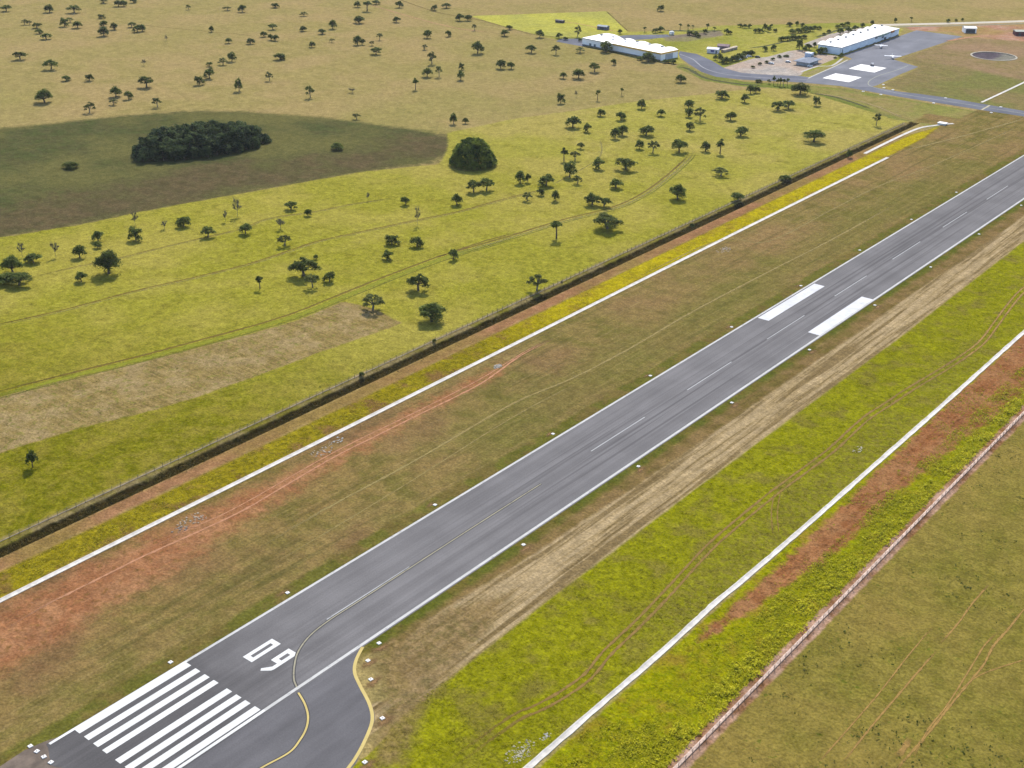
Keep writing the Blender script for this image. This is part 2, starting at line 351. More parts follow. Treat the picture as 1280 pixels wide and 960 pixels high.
# ---------------------------------------------------------------- haze
HZ = bpy.data.materials.new('haze'); HZ.use_nodes = True; ht = HZ.node_tree; ht.nodes.remove(ht.nodes['Principled BSDF'])
pv_ = ht.nodes.new('ShaderNodeVolumePrincipled'); pv_.inputs['Density'].default_value = 2.4e-5; pv_.inputs['Color'].default_value = (.86, .89, .93, 1); pv_.inputs['Anisotropy'].default_value = .2
ht.links.new(pv_.outputs[0], ht.nodes['Material Output'].inputs['Volume'])
hb = bpy.data.meshes.new('haze'); a_ = 31000.; hb.from_pydata([(x, y, z) for z in (-3.4, 216.) for x, y in ((-a_, -a_), (a_, -a_), (a_, a_), (-a_, a_))], [], [(3, 2, 1, 0), (4, 5, 6, 7), (0, 1, 5, 4), (1, 2, 6, 5), (2, 3, 7, 6), (3, 0, 4, 7)])
hb.materials.append(HZ); hz = bpy.data.objects.new('haze', hb); COL.objects.link(hz); hz['kind'] = 'stuff'; hz['label'] = 'thin pale haze over the whole plain'
S.cycles.volume_bounces = 0

# ---------------------------------------------------------------- surfaces
def asphalt(name, c, st=(.45, .006, 1), dark=.75, rub=False, blotch=.0):
    b = NB(name); b.b.inputs['Roughness'].default_value = .85
    s1 = b.noise(1., 4, st=st, off=4); s2 = b.noise(1., 3, st=(st[0]*3.3, st[1]*3, 1), off=14); m1 = b.noise(.06, 4, off=8); f1 = b.noise(2.5, 3)
    k = b.math('MULTIPLY', b.ss(s1, .35, .65, .90, 1.05), b.ss(s2, .3, .7, .95, 1.04))
    k = b.math('MULTIPLY', k, b.math('MULTIPLY', b.ss(m1, .3, .7, .9, 1.07), b.ss(f1, .2, .8, .9, 1.1)))
    cc = b.scale(c, k)
    if rub:
        p = b.n('ShaderNodeSeparateXYZ'); b.l(b.pos(), p.inputs[0])
        cc = b.scale(cc, b.ss(b.math('MULTIPLY_ADD', m1, 30., p.outputs[1]), 20, 75, .62, 1.))
        ln = b.noise(1., 3, st=(.8, .006, 1), off=44)
        ax = b.math('ABSOLUTE', p.outputs[0])
        tm = b.math('MULTIPLY', b.math('MULTIPLY', b.ss(ln, .50, .62), b.ss(ax, 12, 6)), b.math('MULTIPLY', b.ss(p.outputs[1], 60, 200), b.ss(p.outputs[1], 900, 500)))
        cc = b.mix(cc, tuple(x*.55 for x in c), b.math('MULTIPLY', tm, .7))
    return b.base(cc)
m_run = asphalt('runway_asphalt', alb(146, 143, 143), rub=True)
m_pad = asphalt('turn_pad_asphalt', alb(128, 126, 128), st=(.22, .03, 1))
m_apr = asphalt('apron_asphalt', alb(156, 157, 164), st=(.06, .02, 1))
m_road = asphalt('road_asphalt', alb(138, 140, 150), st=(.05, .05, 1))
def worn_paint(name, c, under, lo=.66, hi=.8, sc=1.5):
    b = NB(name); b.b.inputs['Roughness'].default_value = .7
    n = b.noise(sc, 5, st=(1, .35, 1), rough=.7); n2 = b.noise(.25, 3, off=6)
    return b.base(b.mix(b.scale(c, b.ss(n2, .3, .7, .9, 1.05)), under, b.ss(n, lo, hi)))
asp = alb(138, 138, 144)
m_white = worn_paint('white_paint', (.52, .52, .50), asp, .62, .82)
m_line = worn_paint('worn_white_line', (.40, .395, .375), asp, .52, .8)
m_faint = worn_paint('faint_centre_line', (.30, .30, .295), asp, .56, .82)
m_aim = worn_paint('aiming_point_paint', (.48, .48, .49), asp, .58, .85, .6)
m_yel = worn_paint('yellow_paint', (.40, .315, .12), alb(120, 118, 110), .6, .8)
m_cream = worn_paint('cream_paint', (.24, .22, .16), alb(130, 128, 126), .5, .75)
m_black = plain('black_paint_border', (.03, .03, .034))

Z1, Z2, Z3, Z4 = .03, .045, .06, .075
def edge_noise(P, amp, step=1.2):
    out = []
    for i in range(len(P)):
        a = np.array(P[i]); b = np.array(P[(i+1) % len(P)]); n = max(1, int(np.hypot(*(b-a))/step))
        for k in range(n):
            q = a+(b-a)*k/n; out.append(tuple(q+rng.normal(0, amp, 2)))
    return out
ys_r = np.linspace(-22, 1500, 60); fx = np.linspace(-15.4, 15.25, 24); fy = np.interp(fx, [-15.4, -12, -8, -4, 0, 4, 9, 15.3], [-15.8, -17, -19, -17.6, -18.4, -20, -19, -24])+rng.normal(0, .35, 24)
RV = [(x, y, Z1) for x, y in zip(fx, fy)]+[(x, -8., Z1) for x in fx]+[(x, 1500., Z1) for x in fx]
struct(mesh('runway', RV, [(k*24+i, k*24+i+1, (k+1)*24+i+1, (k+1)*24+i) for k in (0, 1) for i in range(23)], m_run))
turn = ats([(455, 808), (446, 825), (444, 840), (450, 856), (462, 876), (468, 892), (467, 905), (459, 925), (449, 945), (440, 960)])+[(46.2, 12), (46, -10), (40, -30), (30, -42)]
turn = [(15.2, 57)]+smooth_line(turn, 4)+[(15.2, -46)]
turn = [tuple(map(float, p)) for p in turn]
struct(sheet('turning_pad', turn, Z1-.008, m_pad))
m_gravel = plain('pale_gravel', alb(128, 112, 98), var=.4, sc=.35)
struct(sheet('gravel_overrun', edge_noise([(-16.5, -15.5), (-17.5, -20), (-16.8, -30), (-17, -46), (16, -46), (16, -12), (15, -12), (-15.2, -12)], .0), .008, m_gravel))
mb = MB()
def qd(x0, x1, y0, y1, z): return [(x0, y0, z), (x1, y0, z), (x1, y1, z), (x0, y1, z)]
for a, b_ in ((-14.5, -12.6), (-10.9, -9.0), (-7.3, -5.4), (-3.8, -2.0), (1.15, 3.1), (4.7, 6.6), (8.0, 9.9), (11.5, 13.5)):
    mb.add(qd(a, b_, -8.8, 23.5, Z2), [(0, 1, 2, 3)])
mb.add(qd(-15.25, -14.5, -15.2, 23.9, Z3), [(0, 1, 2, 3)]); mb.add(qd(13.98, 14.8, -18, 24, Z4), [(0, 1, 2, 3)])
struct(mb.build('threshold_marking', m_white))
mb = MB(); mb.add(qd(-15.3, -14.5, -15.3, 1500, Z2), [(0, 1, 2, 3)]); struct(mb.build('runway_edge_line', m_line))
mb = MB(); mb.add(qd(13.95, 14.85, -18, 1500, Z3), [(0, 1, 2, 3)]); struct(mb.build('runway_edge_line', m_line))
mb = MB()
for k in range(24):
    y = 58.5+60*k; mb.add(qd(-.60, -.16, y, y+32, Z2), [(0, 1, 2, 3)])
struct(mb.build('centre_line_marking', m_faint))
mb = MB(); mb.add(qd(-13.95, -9., 315.6, 366.4, Z2), [(0, 1, 2, 3)]); mb.add(qd(8.9, 13.95, 315.4, 365.6, Z2), [(0, 1, 2, 3)])
struct(mb.build('aiming_point_marking', m_aim))
mb = MB()   # runway number 09, read from the threshold
X0, X1, Y0, Y1 = -5.3, -1.9, 34.0, 43.7; a0, a1, b0, b1 = -4.15, -3.05, 35.5, 42.2
for q in ((X0, a0, Y0, Y1), (a1, X1, Y0, Y1), (a0, a1, Y0, b0), (a0, a1, b1, Y1)): mb.add(qd(*q, Z2), [(0, 1, 2, 3)])
for q in ((1.1, 2.3, 37.7, 43.7), (3.4, 4.55, 35.6, 43.7), (2.3, 3.4, 42.2, 43.7), (2.3, 3.4, 37.7, 39.2)): mb.add(qd(*q, Z2), [(0, 1, 2, 3)])
mb.add([(3.4, 35.6, Z2), (4.55, 35.6, Z2), (4.3, 34.9, Z2), (2.35, 33.2, Z2), (1.75, 33.9, Z2), (3.4, 36.2, Z2)], [(5, 4, 3, 2, 1, 0)])
struct(mb.build('runway_number_marking', m_white))
edge = ats([(455, 809), (447, 825), (445, 840), (452, 857), (462, 876), (467, 892), (466, 906), (458, 926), (448, 945), (436, 962), (412, 990)])
struct(ribbon('turning_pad_edge_line', edge, .85, Z2, m_yel, off=-.35))
lead = [(-.1, 151), (-.1, 120), (0.1, 91), (.3, 70), (.35, 59), (1.3, 51), (3.9, 44.4), (7.6, 39.7), (11.2, 36.3), (14., 34.7)]
struct(ribbon('taxi_lead_line', lead, .95, Z3-.006, m_black)); struct(ribbon('taxi_lead_line', lead, .42, Z3+.004, m_cream))
lead2 = ats([(373, 866), (381, 880), (385, 895), (383, 910), (375, 925), (361, 941), (325, 961), (290, 985)])
struct(ribbon('taxi_lead_line', lead2, 1.0, Z2, m_black)); struct(ribbon('taxi_lead_line', lead2, .5, Z3, m_yel))
# far taxiway, apron and roads
taxi_up = ats([(1096, 107), (1103, 111), (1122.5, 114.3), (1150, 117.5), (1181.6, 121.8), (1236, 131.2), (1280, 138.6)])
taxi_lo = ats([(1280, 145.6), (1236, 139), (1166, 127.7), (1118, 120), (1081, 113.3), (1050, 107.4), (1000, 103)])
tx = ats([(1000, 103), (952, 100.8), (927.5, 99.6), (895, 96), (877, 90), (861, 80), (850, 72), (848, 67)])
tx2 = ats([(850, 64), (871, 67.5), (890, 76), (905, 85), (927.5, 91.2), (965, 93.8), (1000, 95)])
struct(sheet('taxiway', [(-20, 742)]+taxi_up[::-1][:-1]+[(-161, 750), (-172, 748), (-180, 744)]+ats([(1040, 104)])+[taxi_lo[-1]]+taxi_lo[::-1][1:]+[(-20, 728)], Z1-.006, m_road))
struct(sheet('access_road', tx+tx2+ats([(1012, 96.5), (1040, 101), (1050, 107.2)])+[taxi_lo[-1]], Z1-.012, m_road))
aprp = [(-227.5, 839.5), (-227.5, 985), (-185.5, 984), (-190.5, 862), (-191, 852), (-164, 838), (-163.5, 800), (-161, 758), (-162, 748), (-172, 741), (-186, 735), (-206, 733), (-209.5, 745), (-214, 800), (-216, 832)]
struct(sheet('apron', aprp, Z1, m_apr))
m_conc = plain('pale_concrete', (.62, .60, .57), var=.08, sc=.3)
for y0 in (752.3, 796.2):
    struct(sheet('concrete_parking_pad', [(-202, y0), (-181, y0), (-181, y0+21.5), (-202, y0+21.5)], Z2, m_conc))
m_pale = plain('pale_kerb_strip', alb(204, 198, 190), var=.1)
struct(ribbon('apron_edge_strip', [(-217, 826), (-214, 800), (-210.5, 752), (-209.5, 744)], 1.2, Z3, m_pale, 1))
struct(ribbon('footpath', ats([(1001, 90), (1022, 83), (1040, 82), (1053, 73)]), 1.8, Z1, m_pale, 3))
struct(ribbon('taxi_centre_line', ats([(1280, 142), (1200, 129), (1130, 118), (1095, 110), (1085, 104), (1095, 96), (1120, 88), (1135, 82)]), .6, Z2, plain('taxi_line_paint', alb(176, 178, 160)), 4))
struct(ribbon('taxi_centre_line', ats([(850, 68), (866, 74), (880, 85), (905, 92.5), (950, 97), (1010, 99.5)]), .9, Z2, plain('road_line_paint', alb(168, 170, 178)), 4))
struct(ribbon('hold_line', ats([(1227, 137.5), (1237, 131.7)]), 1.3, Z2, plain('hold_paint', alb(206, 196, 160)), 1))
m_chan = plain('channel_concrete', (.42, .395, .355), var=.2, sc=.5)
struct(ribbon('far_highway', ats([(1095, 31.5), (1150, 30.2), (1200, 29), (1280, 26.5), (1400, 22)]), 9, .02, plain('pale_road', alb(206, 194, 172), var=.06), 3))
struct(ribbon('far_highway_verge', ats([(1060, 35), (1150, 33), (1200, 32), (1280, 29.5), (1400, 25)]), 4, .03, plain('dark_verge', alb(118, 118, 78), var=.2), 3))
struct(sheet('back_road', ats([(783, 44), (835, 43), (838, 46), (810, 49), (790, 50), (728, 58), (695, 52), (700, 48.5), (740, 48)]), Z1-.02, m_road))

# wheel tracks and footpaths: soft edged ribbons
def track_mat(name, c, lo=.25, hi=.6, sc=.35, str_=1.):
    b = NB(name); b.b.inputs['Specular IOR Level'].default_value = .05
    c_ = b.scale(c, b.ss(b.noise(.6, 4), .25, .75, .8, 1.2))
    b.base(c_)
    acr = b.math('SUBTRACT', 1., b.math('ABSOLUTE', b.attr('across')))
    f = b.math('MULTIPLY', b.ss(b.math('MULTIPLY_ADD', b.math('SUBTRACT', b.noise(sc, 5, rough=.65), .5), 1.8, acr), lo, hi), b.attr('fade'))
    b.l(b.math('MULTIPLY', f, str_), b.b.inputs['Alpha']); return b.m
t_red = track_mat('bare_red_track', alb(206, 150, 112)); t_tan = track_mat('tan_track', alb(176, 156, 96), str_=.8); t_brn = track_mat('brown_track', alb(128, 106, 40), lo=.15, hi=.55)
t_grn = track_mat('green_bank', alb(150, 152, 34), lo=.2, hi=.5); t_or = track_mat('sandy_track', alb(190, 152, 86), lo=.1, hi=.6, sc=.5, str_=.85); t_pk = track_mat('dirt_wheel_track', alb(158, 128, 70), lo=.15, hi=.5)
t_dry = track_mat('dry_line', alb(168, 156, 84), lo=.2, hi=.7, str_=.7); t_dk = track_mat('dark_grass_shade_line', alb(122, 122, 34), lo=.2, hi=.6)
zt = [.012]
def track(name, pts, wd, mat, off=0., world=False, n=5, jit=.3):
    zt[0] += .0015
    return struct(ribbon(name, pts if world else ats(pts), wd, zt[0], mat, n, off=off, jit=jit))
lineA = [(-40, 414), (0, 405), (50, 394), (100, 382), (175, 362), (250, 345), (320, 327), (395, 302), (445, 291), (520, 275), (570, 265), (640, 246), (700, 232)]
lineB = [(37, 347), (100, 332), (150, 322), (215, 306), (300, 286), (335, 273), (395, 264), (440, 255), (500, 246)]
lineC = [(-40, 500), (0, 489), (50, 476), (110, 461), (175, 445), (250, 425), (320, 406), (370, 390), (420, 370), (470, 350), (520, 331), (560, 317), (640, 294), (702, 275), (765, 259), (802, 242), (830, 222), (855, 200), (862, 190)]
track('farm_track', lineA, 1.5, t_brn); track('farm_track', lineA, 1.4, t_dry, -1.6)
track('farm_track', lineB, 1.0, t_brn); track('farm_track', lineB, 1.2, t_dry, -1.2)
track('farm_track', lineC, 1.8, t_brn); track('grass_bank', lineC[:13], 4.0, t_grn, -3.2); track('farm_track', lineC[:13], 1.3, t_dk, -5.6); track('farm_track', lineC[11:], 2.6, t_dry, -2.2); track('farm_track', lineC[11:], 1.2, t_dk, -4)  # dark ribbon below the green bank paints its shaded lower edge
track('farm_track', [(690, 231), (740, 204), (752, 190), (750, 175)], 1.6, t_dry)
track('farm_track', [(545, 322), (600, 303), (640, 292)], 1.5, t_brn)
track('service_track', [(0, 790), (60, 755), (120, 725), (180, 695), (240, 668), (300, 640), (360, 605), (420, 570), (470, 545), (520, 520), (600, 480), (650, 445), (695, 422)], 1.3, t_red)
track('service_track', [(180, 689), (240, 660), (300, 632), (420, 564), (520, 515), (600, 474), (655, 440), (690, 422)], .8, t_red)
track('dry_grass_line', [(300, 700), (400, 640), (520, 575), (640, 505), (715, 473), (790, 434), (865, 390), (960, 340), (1035, 302), (1120, 255)], 1.6, t_tan)
track('dry_grass_line', [(330, 712), (500, 610), (640, 522), (720, 480)], .8, t_tan)
track('dry_grass_line', [(790, 350), (900, 300), (960, 302), (1040, 262), (1100, 232), (1170, 205), (1280, 155)], 1.2, t_tan)
track('service_track', [(1130, 188), (1188, 174), (1250, 157), (1285, 147)], 2.4, t_tan)
trR = [(560, 958), (640, 900), (670, 886), (700, 870), (735, 845), (760, 815), (800, 777), (840, 735), (870, 702), (900, 672), (960, 622), (1000, 592), (1040, 562), (1080, 525), (1110, 505), (1140, 485), (1190, 455), (1225, 430), (1245, 405), (1262, 382), (1280, 362), (1310, 340)]
track('vehicle_track', trR, 1.15, t_pk, 1.15, n=4); track('vehicle_track', trR, 1.15, t_pk, -1.15, n=4)
track('vehicle_track', trR[16:], .9, t_or, 1.05, n=4); track('vehicle_track', trR[16:], .9, t_or, -1.05, n=4)
for o_ in (.9, -.9): track('vehicle_track', [(972, 615), (968, 640), (970, 668)], .5, t_pk, o_)
for pts, wd in (([(1110, 975), (1122, 960), (1160, 917), (1185, 885), (1210, 855), (1230, 830), (1242, 807), (1260, 787), (1280, 762), (1310, 735)], .9),
                ([(1140, 950), (1160, 912), (1185, 880), (1215, 832), (1232, 805), (1250, 789)], .7), ([(1195, 870), (1215, 850), (1242, 837), (1290, 822)], .6),
                ([(1052, 955), (1092, 905), (1120, 872), (1150, 837), (1172, 812)], .8), ([(1175, 805), (1197, 780), (1215, 755), (1237, 730)], .8),
                ([(1020, 957), (1070, 900), (1100, 865), (1135, 820), (1167, 782)], .6), ([(1118, 945), (1128, 938), (1138, 922)], 2.2)):
    track('cattle_path', pts, wd, t_or)
track('farm_track', [(172, 31), (225, 36), (320, 45)], 1.8, t_brn); track('farm_track', [(460, 5), (510, 20), (570, 35), (620, 41)], 2.2, t_red)
track('farm_track', [(490, -4), (545, 15), (595, 24), (640, 36), (672, 44), (727, 48)], 3., t_brn)
track('farm_track', [(701, 27), (725, 30), (758, 37), (775, 40)], 2.5, t_red)
track('farm_track', [(758, 14), (772, 27), (786, 40)], 2.2, t_brn)
t_hg = track_mat('dark_verge_scrub', alb(84, 88, 44), lo=.1, hi=.5, sc=.25)
track('scrub_verge', [(845, 84), (860, 86), (880, 97), (905, 102.5), (930, 105.5), (955, 107)], 4.5, t_hg); track('scrub_verge', [(935, 60.5), (960, 57), (985, 51), (1003, 46)], 3.5, t_hg)
track('scrub_verge', [(1012, 116.5), (1040, 120.5), (1066, 128), (1088, 136)], 3.2, t_hg); track('scrub_verge', [(726, 57.5), (760, 64), (800, 73.5), (830, 78.5), (850, 81)], 5, t_hg)
track('scrub_verge', [(830, 38), (870, 39), (905, 38)], 6, t_hg); track('scrub_verge', [(1020, 47), (1040, 40), (1062, 33)], 5, t_hg)
track('service_track', [(1180, 52), (1230, 45), (1290, 49)], 6, t_red)
track('farm_track', [(1015, 116), (1050, 121), (1090, 131), (1130, 148)], 5., t_tan)

# ---------------------------------------------------------------- drainage channels
m_side = plain('channel_side_concrete', (.30, .29, .27), var=.2)
def channel(P, wd, h, label, ragged=0.):
    L = smooth_line(P, 5); LL = [L[0]]
    for a, b in zip(L[:-1], L[1:]):
        k = max(1, int(np.hypot(*(b-a))/3))
        LL += [a+(b-a)*(j+1)/k for j in range(k)]
    V = []; mi = []; Fc = []
    prof = [(-1, -.2), (-1, h), (-.78, h), (-.30, -.02+h*.3), (.30, -.02+h*.3), (.78, h), (1, h), (1, -.2)]
    for i, p in enumerate(LL):
        d = LL[min(i+1, len(LL)-1)]-LL[max(i-1, 0)]; d = d/np.hypot(*d); nn = np.array([-d[1], d[0]]); ww = wd/2*(1+ragged*(rng.random()-.5))
        q = p+nn*ragged*.5*(rng.random()-.5)
        for s_, z in prof: V.append((*(q+nn*s_*ww), z))
    n = len(prof)
    for i in range(len(LL)-1):
        for j in range(n-1): Fc.append((i*n+j, i*n+j+1, (i+1)*n+j+1, (i+1)*n+j)); mi.append(0)
    Fc.append(tuple(range(n))); mi.append(0); Fc.append(tuple(range((len(LL)-1)*n, len(LL)*n))[::-1]); mi.append(0)
    o = mesh('drainage_channel', V, Fc, m_chan, None, mi); tag(o, label, 'drain'); return o
channel([(-74.3, -120), (-74.3, 200), (-75, 400), (-74.8, 581)], 1.8, .14, 'long straight white concrete drain along the grass left of the runway')
channel(ats([(1081, 192), (1105, 180), (1130, 168), (1150, 160), (1168, 157), (1180, 155.5), (1192, 154.5)]), 1.9, .14, 'short curved white concrete drain beside the far end of the dark ditch')
channel(ats([(640, 975), (660, 960), (700, 925), (760, 873), (800, 839), (835, 808), (870, 776), (895, 753), (935, 720), (1000, 664), (1085, 589), (1180, 505), (1280, 415), (1330, 372)]), 1.65, .16, 'broad white concrete drain on the right beside the red soil', .22)
channel([(-83.7, 754.8), (-83.2, 800), (-82.8, 860)], 1.7, .14, 'pale concrete drain in the grass beyond the taxiway at right')
o = MB().box((*at(1178, 155.5), .5), (5, 4, 1.0)).box((*at(1178, 155.5), 1.08), (5.6, 4.6, .16)).build('drain_box', m_conc); tag(o, 'small white concrete box at the far end of the curved drain', 'drain box')

# ---------------------------------------------------------------- fences
def fence(P, step, label, base_h, base_w, post_h, mb_, mp_, cap=None):
    x, y0, y1 = P; root = thing('fence', (x, y0, 0), label, 'fence')
    MB().box((0, (y1-y0)/2, base_h/2), (base_w, y1-y0, base_h)).build('base_wall', mb_, root)
    n = int((y1-y0)/step); post = None; rest = MB()
    for i in range(n):
        if i < 95:
            if post is None: o = post = MB().box((0, 0, post_h/2), (.11, .11, post_h)).box((.09, 0, post_h+.1), (.1, .1, .24)).build('post', mp_, root)
            else: o = post.copy(); COL.objects.link(o); o.parent = root
            o.location = (base_w*.5+.1, i*step+.5, 0)
        else: rest.box((base_w*.5+.1, i*step+.5, post_h/2), (.16, .16, post_h)).box((base_w*.5+.22, i*step+.5, post_h+.12), (.12, .14, .3))
    if rest.V: tag(rest.build('post', mp_, root), kind='stuff')
    wi = MB()
    for z in (.35, .75, 1.15, 1.5): wi.box((base_w*.5+.1, (y1-y0)/2, z*post_h/1.7), (.035, y1-y0, .035))
    wi.build('wire', mp_, root)
    return root
m_fw = plain('fence_base', alb(176, 160, 140), var=.35, sc=.4); m_fp = plain('fence_post', alb(164, 156, 110), var=.15)
m_fw2 = plain('pinkish_wall', alb(236, 208, 190), var=.45, sc=.9); m_fp2 = plain('white_post', alb(210, 180, 160), var=.1)
fence((-100.6, -60, 664), 3.2, 'grey post and wire fence with pale base along the left dark ditch', .15, .35, 1.4, m_fw, m_fp)
fence((101.0, -20, 500), 3.0, 'low pinkish white wall with posts between green weeds and right pasture', .3, .8, 1.5, m_fw2, m_fp2)

# ---------------------------------------------------------------- runway lights
m_lp = plain('light_pad', (.62, .60, .57), var=.06); m_lb = plain('lamp_body', (.25, .23, .2)); m_gl = plain('lamp_glass', (.7, .72, .7), rough=.2)
ORD = ['first', 'second', 'third', 'fourth', 'fifth', 'sixth', 'seventh', 'eighth', 'ninth', 'tenth', 'eleventh', 'twelfth', 'thirteenth', 'fourteenth', 'fifteenth', 'sixteenth', 'seventeenth', 'eighteenth', 'nineteenth', 'twentieth', 'twenty-first', 'twenty-second']
proto_l = None
def light(x, y, label, group, s=.75):
    global proto_l
    r = thing('runway_light', (x, y, 0), label, 'runway light', group); r.scale = (s, s, s); r.rotation_euler.z = random.uniform(-.2, .2)
    if proto_l is None:
        proto_l = (MB().box((0, 0, .10), (1.35, 1.35, .24)).box((0, 0, .24), (1.25, 1.25, .05)).build('concrete_pad', m_lp, r),
                   MB().tube([(0, 0, .26), (0, 0, .5)], [.09, .07], 8).tube([(0, 0, .5), (0, 0, .54), (0, 0, .68)], [.14, .15, .05], 8).build('lamp', m_lb, r))
    else:
        for p in proto_l: c = p.copy(); COL.objects.link(c); c.parent = r
t_halo = track_mat('bare_soil_patch', alb(158, 124, 82), lo=.2, hi=1.1, sc=.9)
def halo(x, y, s=2.4):
    zt[0] += .0004
    struct(ribbon('bare_soil_patch', [(x+rng.uniform(-1, 1), y-s*1.4), (x, y), (x+rng.uniform(-.6, .6), y+s*1.1)], s*1.5, zt[0], t_halo, 3))
for k in range(1, 10):
    light(-17.4+rng.uniform(-.15, .15), 60*k, f'{ORD[k]} white light pad on the left edge of the runway beyond the threshold stripes', 'runway edge lights')
    light(17.4, 60*k, f'{ORD[k-1]} white light pad on the right edge of the runway beyond the numerals', 'runway edge lights')
    if k < 7: halo(-18.4, 60*k-.6, 2); halo(19.2, 60*k-.8, 2.6)
light(-17.6, 21, 'first white light pad on the left edge beside the end of the threshold stripes', 'runway edge lights')
for i, x in enumerate((-17.6, -14.9, -12.1, -9.3)):
    light(x, -18.5, f'{ORD[i]} from left of four white light pads on the gravel before the threshold', 'threshold lights')
for i, (u, v) in enumerate(((460, 826), (463.5, 849.5), (478, 898), (456, 953))):
    x, y = at(u, v); light(x, y, f'{ORD[i]} white light pad down the curved yellow edge of the turning pad', 'turning pad lights'); halo(x+1.2, y, 2.6)
for i, (u, v) in enumerate(((1079, 114.5), (1101, 118.3), (1167, 129), (1239, 141))):
    light(*at(u, v), f'{ORD[i]} small white light pad from left, near edge of far taxiway', 'taxiway lights', 1.2)
for i, (u, v) in enumerate(((1104, 106), (1105, 110), (1116, 112.5), (1182, 122.8), (1251, 134))):
    light(*at(u, v), f'{ORD[i]} small white light pad from left, far edge of far taxiway', 'taxiway lights', 1.2)

# ---------------------------------------------------------------- buildings
m_wall = plain('white_wall', (.80, .80, .80), var=.05, sc=.2); m_wallB = plain('bluish_wall', (.66, .73, .80), var=.06, sc=.2)
m_roof = plain('white_metal_roof', (.62, .60, .57), var=.05, rough=.5, sc=.15); m_ochre = plain('ochre_fascia', (.62, .36, .06), var=.05)
m_dark = plain('dark_opening', (.06, .065, .075)); m_glass = plain('window_glass', (.10, .14, .17), rough=.2, spec=.6); m_base = plain('grey_plinth', (.16, .155, .16))
m_seam = plain('grey_gutter', (.25, .26, .28)); m_blue = plain('blue_grey_roof', alb(140, 152, 172)); m_green = plain('teal_awning', alb(92, 132, 126)); m_red = plain('dark_red_wall', alb(128, 76, 84)); m_tile = plain('clay_tiles', alb(164, 112, 94)); m_org = plain('orange_panel', alb(220, 150, 90))
def vault_roof(bays, depth, z, t=.35):
    """bays: list of (x0,x1,rise); vaults run front to back (local y from 0 to depth)"""
    top = []
    for x0, x1, r in bays:
        for k in range(9):
            a = k/8
            if top and k == 0: continue
            top.append((x0+(x1-x0)*a, z+r*math.sin(math.pi*a)**.8))
    b = MB(); n = len(top)
    V = [(x, -.5, zz) for x, zz in top]+[(x, depth+.5, zz+.0) for x, zz in top]+[(x, -.5, zz-t) for x, zz in top]+[(x, depth+.5, zz-t) for x, zz in top]
    Fc = []
    for i in range(n-1):
        Fc += [(i, i+1, n+i+1, n+i), (2*n+i+1, 2*n+i, 3*n+i, 3*n+i+1), (i+1, i, 2*n+i, 2*n+i+1), (n+i, n+i+1, 3*n+i+1, 3*n+i)]
    Fc += [(0, n, 3*n, 2*n), (n-1, 2*n-1+0, 4*n-1, 3*n-1)]
    return b.add(V, Fc)
def vault_wall(bays, y, th, z):
    poly = []
    for x0, x1, r in bays:
        for k in range(9): poly.append((x0+(x1-x0)*k/8, z+r*math.sin(math.pi*k/8)**.8-.36))
    b = MB(); x_0, x_1 = poly[0][0], poly[-1][0]; P = [(x_0, 0)]+poly+[(x_1, 0)]; 
    for i in range(1, len(P)-2):
        (a, za), (c, zc) = P[i], P[i+1]
        if c-a < 1e-6: continue
        b.add([(a, y, 0), (c, y, 0), (c, y, zc), (a, y, za), (a, y+th, 0), (c, y+th, 0), (c, y+th, zc), (a, y+th, za)], [(0, 1, 2, 3), (5, 4, 7, 6), (3, 2, 6, 7)])
    return b
# long white hangar on the left
ax, ay = -326., 724.5; bx, by = -409.5, 735.6; Lh = math.hypot(ax-bx, ay-by); rz = math.atan2(ay-by, ax-bx)
hl = thing('hangar', (bx, by, 0), 'long white hangar with scalloped roof and ochre fascia behind the tan pasture', 'hangar', rz=rz)
bays = [(0, 26, 2.2), (26, 41, 1.4), (41, 56, 1.4), (56, 71, 1.4), (71, Lh, 1.2)]
b = MB(); b.box((Lh/2, .2, 2.75), (Lh, .4, 5.5)).box((.2, 10.4, 2.75), (.4, 20., 5.5)).box((Lh-.2, 10.4, 2.75), (.4, 20., 5.5)); b.build('wall', m_wall, hl)
vault_wall(bays, 20.4, .4, 5.9).build('back_wall', m_wall, hl)
# roof slopes: low straight eave in front, scalloped crest at the back
V = []; n = 0; xs = []
for x0, x1, r in bays:
    for k in range(9):
        if xs and k == 0: continue
        a = k/8; xs.append((x0+(x1-x0)*a, r*math.sin(math.pi*a)**.8))
V = [(x, -.5, 5.75) for x, r in xs]+[(x, 9, 5.9+r*.75) for x, r in xs]+[(x, 21, 5.9+r) for x, r in xs]
n = len(xs); Fc = []
for j in (0, 1):
    for i in range(n-1): Fc.append((j*n+i, j*n+i+1, (j+1)*n+i+1, (j+1)*n+i))
V += [(x, y, z-.3) for x, y, z in V]; k3 = 3*n
Fc += [tuple(k3+i for i in f[::-1]) for f in Fc]; Fc += [(i+1, i, k3+i, k3+i+1) for i in range(n-1)]+[(2*n+i, 2*n+i+1, k3+2*n+i+1, k3+2*n+i) for i in range(n-1)]
mesh('roof', V, Fc, m_roof, hl)
MB().box((34+(Lh-34)/2+.3, -.66, 5.5), (Lh-34+.6, .2, 1.15)).box((Lh+.66, 10, 5.5), (.2, 21, 1.15)).build('fascia', m_ochre, hl)
MB().box((17, -.55, 5.6), (34, .15, .5)).build('gutter', m_seam, hl)
MB().box((Lh/2, -.08, .35), (Lh, .12, .7)).build('plinth', m_base, hl)
d_ = MB().box((Lh+.05, 10, 2.2), (.12, 9, 4.4)).build('sliding_door', plain('grey_door', (.36, .38, .42)), hl)
for x in (9, 14): MB().box((x, -.06, 1.5), (2.2, .12, 2.)).build('window', m_glass, hl)
sm = MB()
